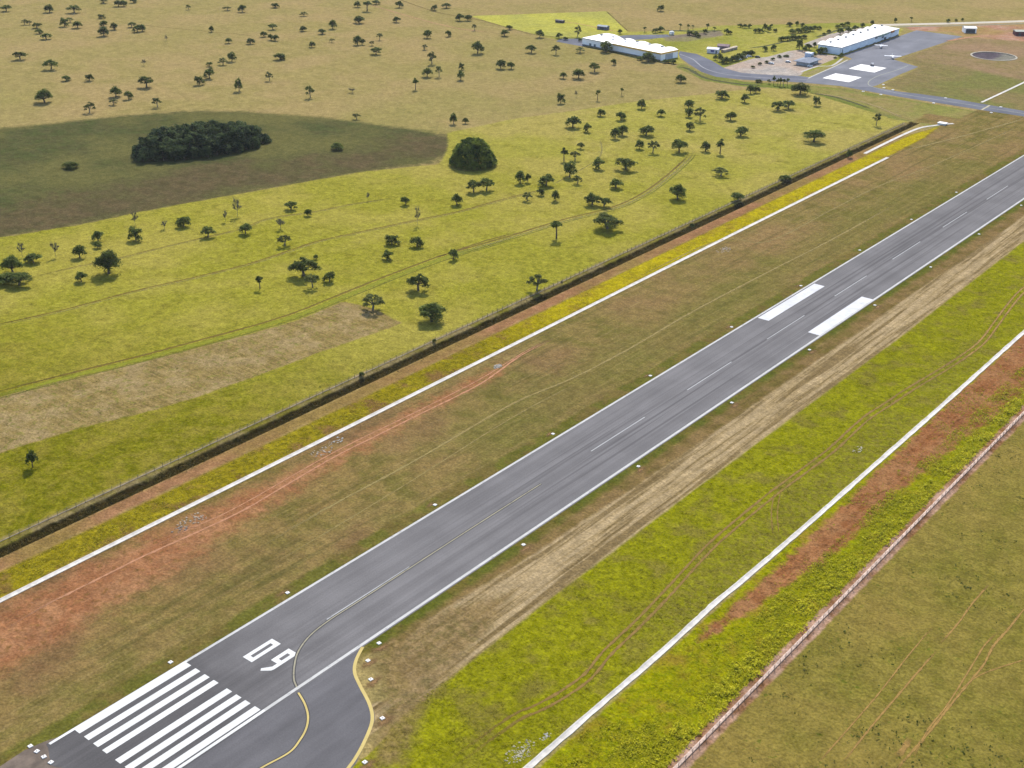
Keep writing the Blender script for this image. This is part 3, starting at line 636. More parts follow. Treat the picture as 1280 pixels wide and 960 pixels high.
for i in range(1, 14): sm.box((i*6.0, 4.2, 6.62), (.22, 9.2, .06))
sm.build('roof_seam', m_seam, hl)
for i in range(6): MB().box((10+i*13, 12, 8.2), (1.6, 1.6, .9)).build('roof_vent', m_seam, hl)
# white hangar by the apron
y0, y1, xf, xb = 840., 952., -230., -250.
hr = thing('hangar', (xf, y0, 0), 'white vaulted roof hangar with bluish walls beside the grey apron', 'hangar', rz=R(90))
LL_ = y1-y0; nb = 8; bays = [(LL_*i/nb, LL_*(i+1)/nb, 1.5) for i in range(nb)]
MB().box((LL_/2, .2, 2.8), (LL_, .4, 5.6)).box((.2, 10, 2.8), (.4, 19.6, 5.6)).box((LL_-.2, 10, 2.8), (.4, 19.6, 5.6)).build('wall', m_wallB, hr)
vault_wall(bays, 19.6, .4, 5.9).build('back_wall', m_wallB, hr)
V = []; xs = []
for x0, x1, r in bays:
    for k in range(9):
        if xs and k == 0: continue
        xs.append((x0+(x1-x0)*k/8, r*math.sin(math.pi*k/8)**.8))
n = len(xs); V = [(x, -.6, 5.85) for x, r in xs]+[(x, 8, 6.0+r*.8) for x, r in xs]+[(x, 20.6, 6.0+r) for x, r in xs]; Fc = []
for j in (0, 1):
    for i in range(n-1): Fc.append((j*n+i, j*n+i+1, (j+1)*n+i+1, (j+1)*n+i))
V += [(x, y, z-.3) for x, y, z in V]; k3 = 3*n
Fc += [tuple(k3+i for i in f[::-1]) for f in Fc]; Fc += [(i+1, i, k3+i, k3+i+1) for i in range(n-1)]+[(2*n+i, 2*n+i+1, k3+2*n+i+1, k3+2*n+i) for i in range(n-1)]
mesh('roof', V, Fc, m_roof, hr)
MB().box((LL_/2, -.65, 5.6), (LL_, .12, .55)).box((-.05, 10, 5.6), (.12, 20.5, .55)).build('gutter', m_seam, hr)
MB().box((LL_/2, -.08, .45), (LL_, .12, .9)).build('plinth', m_base, hr)
m_hd = plain('hangar_door', (.60, .67, .74), var=.04)
for i in range(7):
    d_ = MB().box((10+i*15.2, -.09, 2.5), (10.5, .14, 4.2))
    dd = d_.build('sliding_door', m_hd, hr)
MB().box((66, -.2, 4.3), (4.5, .12, 1.4)).build('window', m_glass, hr); MB().box((79, -.2, 3.0), (4, .12, 1.6)).build('window', m_glass, hr)
MB().box((78, -1.2, 5.3), (19, 1.4, .7)).build('awning', m_green, hr); MB().box((97, -.9, 5.3), (6, .9, 1.6)).build('sign_panel', m_org, hr)
MB().box((2.5, -.25, 2.4), (.9, .3, 3.4)).build('corner_post', m_seam, hr); MB().box((84, -.3, 1.2), (4, .3, 2.2)).build('doorway', m_dark, hr)
for i in range(8): MB().box((7+i*14, 13, 7.9), (1.6, 1.6, .8)).build('roof_vent', m_seam, hr)
def house(name, x, y, w_, d_, h, label, cat, wall, roof, rz=0., gable=0., over=.4, openings=(), chimney=False):
    r = thing(name, (x, y, 0), label, cat, rz=rz)
    MB().box((0, 0, h/2), (w_, d_, h)).build('wall', wall, r)
    X, Y = w_/2+over, d_/2+over
    if gable:
        b = MB(); b.add([(-X, -Y, h), (X, -Y, h), (X, 0, h+gable), (-X, 0, h+gable), (X, Y, h), (-X, Y, h), (-X, -Y, h-.2), (X, -Y, h-.2), (X, Y, h-.2), (-X, Y, h-.2)],
                        [(0, 1, 2, 3), (3, 2, 4, 5), (0, 3, 5), (1, 4, 2), (6, 7, 1, 0), (9, 5, 4, 8), (6, 0, 5, 9), (7, 8, 4, 1), (9, 8, 7, 6)])
    else: b = MB().box((0, 0, h+.15), (2*X, 2*Y, .3))
    b.build('roof', roof, r)
    for kind, ox, oz, ow, oh, face, mt in openings:
        c = MB()
        if face == 'f': c.box((ox, -d_/2-.04, oz), (ow, .12, oh))
        else: c.box((w_/2+.04, ox, oz), (.12, ow, oh))
        c.build(kind, mt, r)
    return r
x, y = at(1209, 41); house('shed', x, y+4, 10, 9, 4.2, 'small white hangar with dark open front at the far end of the apron', 'shed', m_wall, m_roof, R(35), .9, openings=(('door_opening', 0, 1.8, 8, 3.4, 'f', m_dark), ('window', 1, 2.4, 2, 1, 's', m_glass)))
x, y = at(1275, 44.5); house('building', x, y+4, 13, 9, 3.6, 'dark red walled building under a pale roof at the far right', 'building', m_red, plain('pale_roof', alb(206, 210, 196)), R(35), .8, openings=(('door', -3, 1.3, 2, 2.6, 'f', m_dark), ('window', 2, 1.9, 3, 1.2, 'f', m_glass)))
x, y = at(889, 66.5); house('house', x, y+3, 9, 7, 3.4, 'small white house with blue window beside the curving road', 'house', plain('house_white', (.55, .53, .58)), plain('house_roof', (.62, .62, .66)), R(20), .9, openings=(('window', 0, 1.9, 2.8, 1.6, 'f', plain('blue_shutter', alb(120, 120, 190))), ('door', 3, 1.2, 1.1, 2.3, 'f', m_dark)))
x, y = at(902, 62); house('house', x, y+3, 9, 7, 3.0, 'mauve tiled house right of the small white house', 'house', plain('mauve_wall', alb(170, 146, 150)), plain('mauve_roof', alb(156, 128, 136)), R(20), 1.1, openings=(('door', 0, 1.2, 1.2, 2.3, 'f', m_dark), ('window', -2.6, 1.7, 1.6, 1.1, 'f', m_glass)))
p0, p1 = at(903, 65.5), at(920, 61); ang = math.atan2(p1[1]-p0[1], p1[0]-p0[0])
house('outbuilding', (p0[0]+p1[0])/2, (p0[1]+p1[1])/2, math.dist(p0, p1), 2.6, 2.0, 'long low cream outbuilding behind the row of dark trees by the parking lot', 'outbuilding', plain('cream_wall', alb(222, 202, 176)), plain('cream_roof', alb(226, 206, 180)), ang, .4, openings=(('door', 2, .9, 1, 1.7, 'f', m_dark),))
x, y = at(754, 36.5); house('shed', x, y, 9, 6, 2.8, 'small grey shed with pale roof at the corner of the bright yellow field', 'shed', plain('shed_wall', alb(120, 124, 146)), plain('shed_roof', alb(178, 190, 200)), R(10), .8, openings=(('door', 0, 1.1, 3, 2.1, 'f', m_dark),))
x, y = at(700, 28); house('shed', x, y, 7.5, 4, 1.9, 'low dark shed at the left end of the path in the yellow field', 'shed', plain('dark_shed_wall', alb(96, 92, 100)), plain('dark_shed_roof', alb(84, 80, 84)), R(10), .4, openings=(('door', 0, .8, 1.6, 1.5, 'f', m_dark),))
# terminal pavilion: low hipped grey roof with a white block behind
pv = thing('pavilion', (-234.5, 791.5, 0), 'low grey hipped roof pavilion with white tower block beside the parking lot', 'pavilion', rz=R(90))
b = MB(); b.box((0, 0, 1.5), (17, 10, 3.0)); b.build('wall', plain('pavilion_wall', (.34, .36, .40)), pv)
MB().add([(-11, -7, 3), (11, -7, 3), (11, 7, 3), (-11, 7, 3), (-5, 0, 4.4), (5, 0, 4.4), (-11, -7, 2.7), (11, -7, 2.7), (11, 7, 2.7), (-11, 7, 2.7)], [(0, 1, 5, 4), (1, 2, 5), (2, 3, 4, 5), (3, 0, 4), (6, 7, 1, 0), (7, 8, 2, 1), (8, 9, 3, 2), (9, 6, 0, 3), (9, 8, 7, 6)]).build('roof', m_blue, pv)
MB().box((9, 3.5, 3.2), (5, 5, 6.4)).box((9, 3.5, 6.5), (5.5, 5.5, .25)).build('tower_block', plain('pale_blue_wall', (.44, .49, .58)), pv)
MB().box((9, .9, 4.2), (3, .2, 1.6)).build('window', m_glass, pv); MB().box((-2, -5.1, 1.5), (7, .2, 2.2)).build('glass_front', m_glass, pv)
# white domed tank
tk = thing('water_tank', (*at(839.5, 43.5), 0), 'small white domed tank behind the right end of the long hangar', 'tank')
MB().tube([(0, 0, 0), (0, 0, 2.2), (0, 0, 2.8), (0, 0, 3.2), (0, 0, 3.3)], [2.2, 2.2, 1.8, .9, .2], 18).build('tank_body', plain('tank_white', (.7, .68, .62)), tk, True)
MB().tube([(0, 0, 3.3), (0, 0, 3.6)], .3, 8).build('hatch', m_seam, tk); MB().box((1.9, -1.3, 1.4), (.12, .5, 2.8)).build('ladder', m_seam, tk)
# round basin rim
P = [(cx0+17.4*math.cos(t), cy0+17.4*math.sin(t)) for t in np.linspace(0, 2*math.pi, 49)]
b = MB()
for r_, z_ in ((16.6, -.3), (16.6, .25), (18.0, .25), (18.0, -.3)): b.V += [(cx0+r_*math.cos(t), cy0+r_*math.sin(t), z_) for t in np.linspace(0, 2*math.pi, 48, endpoint=False)]
for j in range(3):
    for i in range(48): b.F.append((j*48+i, (j+1)*48+i, (j+1)*48+(i+1) % 48, j*48+(i+1) % 48)); b.M.append(0)
tag(b.build('basin_rim', plain('rim_stone', alb(190, 180, 158))), 'round pale stone rim of the sunken basin in the far grass', 'basin')

# ---------------------------------------------------------------- aircraft, cars
m_pw = plain('aircraft_white', (.7, .7, .74), rough=.35, spec=.5, var=.02); m_tyre = plain('tyre', (.03, .03, .03)); m_ac = plain('aircraft_stripe', (.12, .16, .3))
def loft(secs, n=12):
    b = MB(); k = 0
    for x, w_, h_, z in secs:
        for j in range(n): t = 2*math.pi*j/n; b.V.append((x, w_/2*math.cos(t), z+h_/2*math.sin(t)))
    for i in range(len(secs)-1):
        for j in range(n): b.F.append((i*n+j, i*n+(j+1) % n, (i+1)*n+(j+1) % n, (i+1)*n+j)); b.M.append(0)
    b.F.append(tuple(range(n))[::-1]); b.F.append(tuple(range((len(secs)-1)*n, len(secs)*n))); b.M += [0, 0]; return b
def plane(x, y, rz, label, span=11.5):
    r = thing('aircraft', (x, y, 0), label, 'aircraft', rz=rz)
    fu = loft([(3.4, .3, .3, 1.25), (3.2, .9, .8, 1.3), (2.2, 1.15, 1.1, 1.35), (1.2, 1.25, 1.45, 1.5), (-.6, 1.25, 1.5, 1.55), (-2., .9, 1.0, 1.5), (-4.6, .3, .4, 1.6)]).build('fuselage', m_pw, r, True)
    MB().box((0.9, 0, 1.95), (1.1, 1.2, .45), taper=.8).build('windscreen', m_glass, fu)
    wg = MB()
    for s in (-1, 1): wg.add([(1.3, 0, 2.3), (-.4, 0, 2.25), (-.2, s*span/2, 2.42), (1.0, s*span/2, 2.42), (1.3, 0, 2.14), (-.4, 0, 2.2), (-.2, s*span/2, 2.37), (1.0, s*span/2, 2.3)], [(0, 1, 2, 3), (7, 6, 5, 4), (3, 2, 6, 7), (0, 3, 7, 4), (1, 5, 6, 2)])
    wg.build('wing', m_pw, r)
    MB().add([(-3.7, -1.8, 1.75), (-3.5, 0, 1.75), (-3.7, 1.8, 1.75), (-4.6, 1.8, 1.75), (-4.7, 0, 1.75), (-4.6, -1.8, 1.75), (-3.7, -1.8, 1.68), (-3.5, 0, 1.68), (-3.7, 1.8, 1.68), (-4.6, 1.8, 1.68), (-4.7, 0, 1.68), (-4.6, -1.8, 1.68)], [(0, 1, 2, 3, 4, 5), (11, 10, 9, 8, 7, 6), (0, 6, 7, 1), (1, 7, 8, 2), (3, 9, 10, 4), (4, 10, 11, 5), (2, 8, 9, 3), (5, 11, 6, 0)]).build('tailplane', m_pw, r)
    MB().add([(-3.3, -.05, 1.7), (-4.7, -.05, 1.7), (-5.0, -.05, 3.1), (-4.4, -.05, 3.1), (-3.3, .05, 1.7), (-4.7, .05, 1.7), (-5.0, .05, 3.1), (-4.4, .05, 3.1)], [(0, 1, 2, 3), (7, 6, 5, 4), (3, 2, 6, 7), (0, 3, 7, 4), (1, 5, 6, 2)]).build('fin', m_pw, r)
    MB().box((3.5, 0, 1.25), (.06, .18, 1.9)).build('propeller', m_dark, r)
    for wx, wy in ((2.4, 0), (.2, 1.1), (.2, -1.1)):
        MB().tube([(wx, wy-.08, .28), (wx, wy+.08, .28)], .28, 12).tube([(wx, wy, .3), (wx*.9, wy*.4, 1.1)], .06, 6).build('wheel', m_tyre, r)
x, y = at(1115.5, 73.5); plane(x, y, R(-60), 'white high wing light aircraft parked on the apron near the grass corner', 13.)
x, y = at(1101, 60); plane(x, y, R(-70), 'white light aircraft parked close to the front of the apron hangar', 10.5)
def car(x, y, rz, label, cm, cat='car', name='parked_car'):
    r = thing(name, (x, y, 0), label, cat, rz=rz)
    b = MB(); pr = [(-2.1, .35), (2.1, .35), (2.12, .75), (1.15, .95), (.55, 1.42), (-1.2, 1.45), (-1.9, .98), (-2.12, .9)]; n = len(pr)
    b.add([(a, -.86, z) for a, z in pr]+[(a, .86, z) for a, z in pr], [tuple(range(n)), tuple(range(n, 2*n))[::-1]]+[((i+1) % n, i, i+n, (i+1) % n+n) for i in range(n)]); b.build('body', cm, r)
    MB().box((-.32, 0, 1.2), (1.7, 1.745, .3)).build('side_window', m_glass, r); MB().box((.86, 0, 1.18), (.5, 1.5, .28)).build('windscreen', m_glass, r)
    for wx in (-1.35, 1.35):
        for wy in (-.8, .8): MB().tube([(wx, wy-.1, .33), (wx, wy+.1, .33)], .33, 12).build('wheel', m_tyre, r)
m_cw = plain('car_white', (.75, .75, .78), rough=.3, spec=.5, var=.02); m_cs = plain('car_silver', (.4, .42, .45), rough=.3, spec=.5, var=.02)
for u, v, a, lab, mt in ((923.5, 75, 20, 'silver white car parked under the left part of the dark tree row', m_cw), (931, 72.5, 25, 'white car parked in the shade of the dark tree row, second from the left', m_cs), (936, 71, 30, 'white car at the right end of the dark tree row', m_cw),
                      (964, 80, 10, 'single silver car on the open parking lot by the small bushes', m_cs), (947, 72, 25, 'dark car parked at the right of the tree row, apart from the white cars', m_tyre), (985, 78, 15, 'silver car parked on the open lot left of the pavilion', m_cs), (1012.5, 83.5, 40, 'white car parked under the front edge of the grey pavilion roof', m_cw)):
    car(*at(u, v), R(a), lab, mt)
tg = thing('baggage_tug', (*at(1090, 82.5), 0), 'small dark tug standing on the far white concrete pad', 'tug', rz=R(30))
MB().box((0, 0, .7), (3, 1.5, .8)).box((-.9, 0, 1.3), (.9, 1.3, .5)).build('body', plain('tug_grey', (.12, .12, .13)), tg); MB().box((.2, 0, 2.15), (1.9, 1.4, .12)).build('canopy', m_cs, tg)
for wx in (-1, 1):
    for wy in (-.7, .7): MB().tube([(wx, wy-.1, .32), (wx, wy+.1, .32)], .32, 10).build('wheel', m_tyre, tg)

# ---------------------------------------------------------------- foliage
def leaf_mat(name, c1, c2, sc=.38):
    b = NB(name); oi = b.n('ShaderNodeObjectInfo'); b.b.inputs['Specular IOR Level'].default_value = .04; b.b.inputs['Roughness'].default_value = .8
    n = b.noise(sc, 5, rough=.7); cc = b.mix(c1, c2, b.ss(n, .4, .6)); cc = b.scale(cc, b.math('MULTIPLY_ADD', oi.outputs['Random'], .5, .75)); b.base(cc)
    tr = b.n('ShaderNodeBsdfTranslucent'); b.l(cc, tr.inputs[0]); mx = b.n('ShaderNodeMixShader'); mx.inputs[0].default_value = .4
    b.l(b.b.outputs[0], mx.inputs[1]); b.l(tr.outputs[0], mx.inputs[2]); b.l(mx.outputs[0], b.out.inputs[0]); return b.m
lf_dark = leaf_mat('leaf_dark', (.050, .074, .016), (.145, .170, .038)); lf_mid = leaf_mat('leaf_mid', (.085, .100, .030), (.15, .16, .048)); lf_grey = leaf_mat('leaf_grey', (.080, .078, .040), (.11, .10, .055))
lf_wood = leaf_mat('leaf_wood', (.018, .036, .018), (.105, .140, .050), .16); lf_lush = leaf_mat('leaf_lush', (.045, .075, .012), (.085, .11, .014)); bark = plain('bark', (.09, .07, .05), var=.3); bark_grey = plain('bark_grey', (.13, .12, .09), var=.2)
def leafquads(C, size, up=.8, r=rng):
    """random little quads at the centres C"""
    n = len(C); N = r.normal(size=(n, 3)); N[:, 2] = np.abs(N[:, 2])+up; N /= np.linalg.norm(N, axis=1)[:, None]
    T = np.cross(N, r.normal(size=(n, 3))); T /= np.linalg.norm(T, axis=1)[:, None]; B = np.cross(N, T)
    s = size*(.6+.8*r.random((n, 1)))/2; s2 = s*(.6+.5*r.random((n, 1)))
    return np.stack([C-T*s-B*s2*.6, C+T*s*.8-B*s2, C+T*s+B*s2*.7, C-T*s*.7+B*s2], 1).reshape(-1, 3)
def lobe_cloud(lobes, n, shell=.55):
    w_ = np.array([l[3]*l[4] for l in lobes]); w_ = w_/w_.sum(); out = []
    for (x, y, z, rx, rz_), k in zip(lobes, (w_*n).astype(int)+1):
        d = rng.normal(size=(k, 3)); d /= np.linalg.norm(d, axis=1)[:, None]; d[:, 2] = np.where(d[:, 2] < -.45, -d[:, 2], d[:, 2])
        rad = shell+(1-shell)*rng.random(k)**.6; rad *= 1+.12*rng.normal(size=k)
        out.append(np.array([x, y, z])+d*rad[:, None]*np.array([rx, rx, rz_]))
    return np.concatenate(out)
def make_tree(kind, detail, seed):
    """unit tree: 1 wide, 1 high -> (trunk mesh, crown mesh)"""
    rs = random.Random(seed); global rng; rng = np.random.default_rng(seed)
    lobes = []; tips = []
    nl = {'round': 15, 'flat': 17, 'sparse': 13, 'tall': 8, 'bare': 7, 'bush': 14}[kind]
    for i in range(nl):
        a = 2.4*i+rs.uniform(-.5, .5); q = math.sqrt((i+.5)/nl)
        if kind == 'round': x, y, z, r_, h_ = q*.36*math.cos(a), q*.36*math.sin(a), .64-.34*q*q+rs.uniform(-.14, .14), rs.uniform(.13, .23), rs.uniform(.15, .24)
        elif kind == 'flat': x, y, z, r_, h_ = q*.41*math.cos(a), q*.41*math.sin(a), .72-.30*q*q+rs.uniform(-.12, .1), rs.uniform(.10, .19), rs.uniform(.11, .19)
        elif kind == 'sparse': x, y, z, r_, h_ = q*.42*math.cos(a), q*.42*math.sin(a), .72-.28*q*q+rs.uniform(-.16, .12), rs.uniform(.10, .16), rs.uniform(.08, .13)
        elif kind == 'tall': x, y, z, r_, h_ = q*.3*math.cos(a), q*.3*math.sin(a), .80-.2*q*q+rs.uniform(-.12, .1), rs.uniform(.14, .22), rs.uniform(.07, .11)
        elif kind == 'bare': x, y, z, r_, h_ = q*.40*math.cos(a), q*.40*math.sin(a), .72+rs.uniform(-.28, .2), rs.uniform(.10, .15), rs.uniform(.08, .12)
        else: x, y, z, r_, h_ = q*.36*math.cos(a), q*.36*math.sin(a), .52-.32*q*q+rs.uniform(-.08, .12), rs.uniform(.14, .22), rs.uniform(.2, .3)
        lobes.append((x, y, z, r_, h_)); tips.append((x, y, z))
    dens = {'round': 1., 'flat': .8, 'sparse': .55, 'tall': .8, 'bare': .12, 'bush': 1.}[kind]
    n = int((4200 if detail else 1100)*dens); size = (.038 if detail else .075)
    C = lobe_cloud(lobes, n, .35 if kind != 'bush' else .6); V = leafquads(C, size)
    cr = quads_np('crown', V, len(C), {'sparse': lf_mid, 'bare': lf_grey}.get(kind, lf_dark))
    b = MB(); bk = bark_grey if kind in ('bare', 'sparse') else bark
    if kind != 'bush':
        fz = {'round': .2, 'flat': .3, 'sparse': .3, 'tall': .45, 'bare': .3}[kind]; tr = {'bare': .02, 'tall': .05}.get(kind, .042)
        fk = (rs.uniform(-.04, .04), rs.uniform(-.04, .04), fz); b.tube([(0, 0, -.03), (fk[0]*.3, fk[1]*.6, fz*.5), fk], [tr*1.2, tr, tr*.85], 7)
        for x, y, z in tips[::(2 if not detail and kind != 'bare' else 1)]:
            b.tube([fk, ((x+fk[0])*.5+rs.uniform(-.03, .03), (y+fk[1])*.5, fz+(z-fz)*.6), (x, y, z)], [tr*.55, tr*.35, tr*.15], 5)
            if kind == 'bare':
                for _ in range(12):
                    q = (x*rs.uniform(.3, .9), y*rs.uniform(.3, .9), fz+(z-fz)*rs.uniform(.4, .95)); e = (x+rs.uniform(-.22, .22), y+rs.uniform(-.22, .22), z+rs.uniform(-.02, .26))
                    b.tube([q, ((q[0]+e[0])/2+rs.uniform(-.03, .03), (q[1]+e[1])/2, (q[2]+e[2])/2), e], [tr*.5, tr*.4, tr*.25], 4)
    else: b.tube([(0, 0, -.05), (0, 0, .4)], [.05, .03], 6)
    tk_ = b.build('trunk', bk)
    return tk_, cr
PROTO = {}
for kind in ('round', 'flat', 'sparse', 'tall', 'bare', 'bush'):
    for det in (0, 1):
        for v in range(3 if kind in ('bare', 'bush', 'tall') else 4):
            t_, c_ = make_tree(kind, det, hash((len(kind), det, v)) % 9999+ord(kind[0])*7+ord(kind[-1]))
            PROTO.setdefault((kind, det), []).append((t_.data, c_.data))
            bpy.data.objects.remove(t_); bpy.data.objects.remove(c_)
rng = np.random.default_rng(21)
# photo position of the trunk foot, crown width and whole height in pixels, kind
TREES = '''8 14 12 8 U|62 15.5 11 10 R|93 16 15 10 U|127 23 8 6 R|130 4 10 6 S|148 8 9 9 R|155 8 9 8 R|167 3.5 9 6 R|31 31 7 7 S|37 31 6 6 S|46 35 11 7 U|49 42 9 6 R|58 49 13 8 U|81 33 10 12 R|97 35 11 10 R|88 28 8 7 S|130 33 9 8 R|130 45 13 12 R|143 37 9 9 R|165 34 10 7 U|172 40 10 10 R|178 39 9 9 R|208 51 4 6 D|264.5 40 6 8 R|284 13 10 5 S|303 15 9 10 R|236 12 6 7 S|286 54 8 8 R|313 55 10 8 R|25.5 74.5 15 11 U|64 87 15 13 U|83 101 11 8 R|112 101 10 10 R|56 128 20 19 R|112 141 13 15 S|145 121 14 14 R|142 131 10 9 S|161 124 10 12 R|183 109 17 15 U|180 82 6 8 D|197 134 11 14 S|249 106 11 13 R|262 98 13 15 R|262 83 8 6 U|279 81 11 10 S|290 77 11 13 R|299 114 11 17 R|89 210 20 11 B|344 9.5 10 7 R|380 20 9 6 S|341 37 11 8 U|330 46 9 8 R|339 50 8 9 R|344 51 8 9 R|379 39 9 7 R|416 36 10 12 R|403 42.5 10 8 R|390 59 9 8 R|350 74.5 14 10 R|415 53 7 6 S|449 29 14 10 R|447 56 10 13 R|453 56 7 9 R|470 68 14 10 U|465 57 6 7 S|474.5 50 7 10 S|447 9 9 8 R|459 14 11 13 T|470 5.5 9 6 R|499 9.5 9 9 R|496 28 9 8 R|543 13 9 8 R|558 10 12 7 U|575 26 10 10 R|585 26 10 9 R|534 47.5 10 12 R|560.5 45.5 8 9 R|531 62 8 8 S|540 80 12 18 S|534 96 12 14 R|549 96 9 16 S|577 87 7 10 R|576 100 9 13 R|597 67 14 17 R|593 38 6 9 S|631 45 10 9 R|637 37 8 7 R|626 86 13 14 R|639 86 9 11 R|519.5 112 9 15 T|388 122 11 18 S|337 101 8 13 S|440 116 9 6 D|446 149 10 9 S|567 155 9 15 R|582 154.5 8 9 R|421 187 16 11 B|584 212 55 42 G|592 240 17 18 U|608 238 18 18 U|674.5 47 11 11 R|699 48 8 8 R|664 66 13 11 U|722 46 9 15 S|757 65 15 15 R|810 77 17 13 R|725 66 11 8 S|695 68 10 14 S|723 98 15 15 R|704 98 9 10 R|743 90 14 13 U|767 81 7 9 R|851 103 13 12 R|701 129 10 15 R|747 125 7 14 T|777 119 5 10 T|720 121 4 7 D|802 136 12 13 R|751 145 11 10 R|826 145 10 11 R|776 150 13 13 R|716 159 18 18 R|734 165 10 13 R|769 173 12 16 R|778 169 13 15 R|808 169 18 16 R|861 136 13 14 R|861 146 10 13 R|875 151 16 19 S|862 163 11 12 R|902 123 17 13 R|938 117 10 13 R|945 116 9 9 R|931 128 10 12 R|913 150 14 13 R|926 170 15 15 R|726 186 9 9 U|705 201 11 17 T|719 200 12 14 S|712 221 17 22 R|748 211 15 17 R|782 212 26 19 U|799 186 12 13 R|816 191 14 18 S|849 190 21 19 U|882 189 12 14 R|900 192 12 19 T|901 220 18 13 S|770 235 17 14 R|650 229 13 18 R|660 228 8 13 R|683 232 18 17 R|722 230 13 13 S|847 249 22 23 R|740 256 20 19 R|755 258 18 14 U|659 251 13 13 S|694 251 10 15 R|676 244 10 11 R|759 286 34 23 U|695.5 298 17 26 T|671 363 24 26 S|702 357 4 7 D|922 251 18 14 R|865 285 6 8 B|972 138 17 13 U|985 136 16 12 U|1000 118 21 19 G|1020 132 10 14 R|1017 177 26 18 U|1095 157 11 18 S|1061 197 8 12 B|982 225 15 8 B|297 270 11 21 D|282 277 7 15 D|169 281 9 15 D|230 283 17 15 R|206 286 9 10 D|170 300 17 20 R|260 296 16 15 U|307 292 15 17 R|123 301 14 15 R|122 310 10 10 B|136 342 30 35 R|102 352 14 15 R|100 322 15 19 R|70 321 9 17 D|28 321 9 17 D|42 328 19 14 R|16 341 23 26 R|24 356 28 18 U|4 354 26 16 R|325 361 10 18 T|364 262 16 12 U|385 270 10 11 R|351 286 13 15 D|356 307 18 17 S|380 345 36 28 U|391 359 17 22 S|395 324 6 8 B|412 352 16 16 R|485 324 14 14 R|490 305 18 15 R|521 308 16 15 R|507 256 12 14 R|571 256 15 16 R|522 281 7 21 D|567 324 12 17 R|523 363 28 25 U|466 387 27 25 S|540 402 36 31 R|452 470 7 7 B|543 428 5 6 B|460 251 5 10 D|41 584 13 27 R|819 41 8 7 R|826 40 8 8 R|806 40 5 7 T|775 42 6 6 R|850 37 5 8 T|862 44 9 7 B|869 45 9 7 B|860 37 5 7 T|866 37 4 6 T|884 39 5 10 T|881 42 6 7 R|908 43 7 8 R|925 34 6 5 R|931 35 6 6 R|937 35 5 6 R|950 41 8 7 R|956 38 6 9 R|961 40 6 8 R|964 34 4 5 R|987 33 8 6 R|996 32 5 6 R|977 51 9 7 G|984 51 9 8 G|991 50 9 8 G|998 50 9 7 G|1005 48 9 6 G|990 42 9 7 G|998 41 9 7 G|1006 40 10 9 G|1013 39 9 8 G|1019 36 8 5 B|1047 35 7 5 B|1053 33 7 5 B|1059 32 7 6 R|1050 43 8 9 R|1060 41 8 8 R|1069 38 7 7 R|1078 34 6 6 R|1090 31 5 6 R|1119 28 4 6 R|999 62 8 15 R|1011 62 8 9 R|1018 59 5 7 R|1028 67 13 10 G|1017 71 7 7 R|956 64 7 8 R|967 63 7 8 R|900 77 8 12 G|908 79 9 10 G|916 77 9 9 G|924 74 9 9 G|931 70 8 8 G|940 70 8 9 G|941 85 5 4 B|950 81 5 4 B|958 79 5 4 B|966 75 5 4 B|974 72 6 4 B|983 71 8 3 B|967 106 5 11 T|975 108 6 11 T|984 108 5 11 T|961 105 5 7 S|948 103 9 5 B|1050 72 5 5 B|800 75 8 6 B|842 80 6 7 B|836 79 7 5 B|725 52 5 5 B|707 50 6 5 B|780 60 3 3 B|1139 27 4 6 T|1185 28 5 5 R|1195 27 4 4 B|1203 26 4 4 B|826 14 9 9 R|568 205 6 5 B|893 39 5 6 T|873 47 6 5 B|913 43 6 6 R|944 41 6 6 R|969 40 6 5 B|1003 33 6 5 R|1024 37 6 5 R|1030 44 5 4 B|1036 41 6 5 B|1006 65 6 8 R|1022 67 6 7 R|894 75 5 8 G|904 80 6 7 B|912 79 7 8 G|920 76 8 9 G|928 73 7 8 G|936 70 7 8 G|1052 70 5 5 B|1044 73 4 3 B|972 107 5 9 T|979 108 6 10 T|992 112 8 7 B|831 79 5 6 B|818 77 6 5 B'''
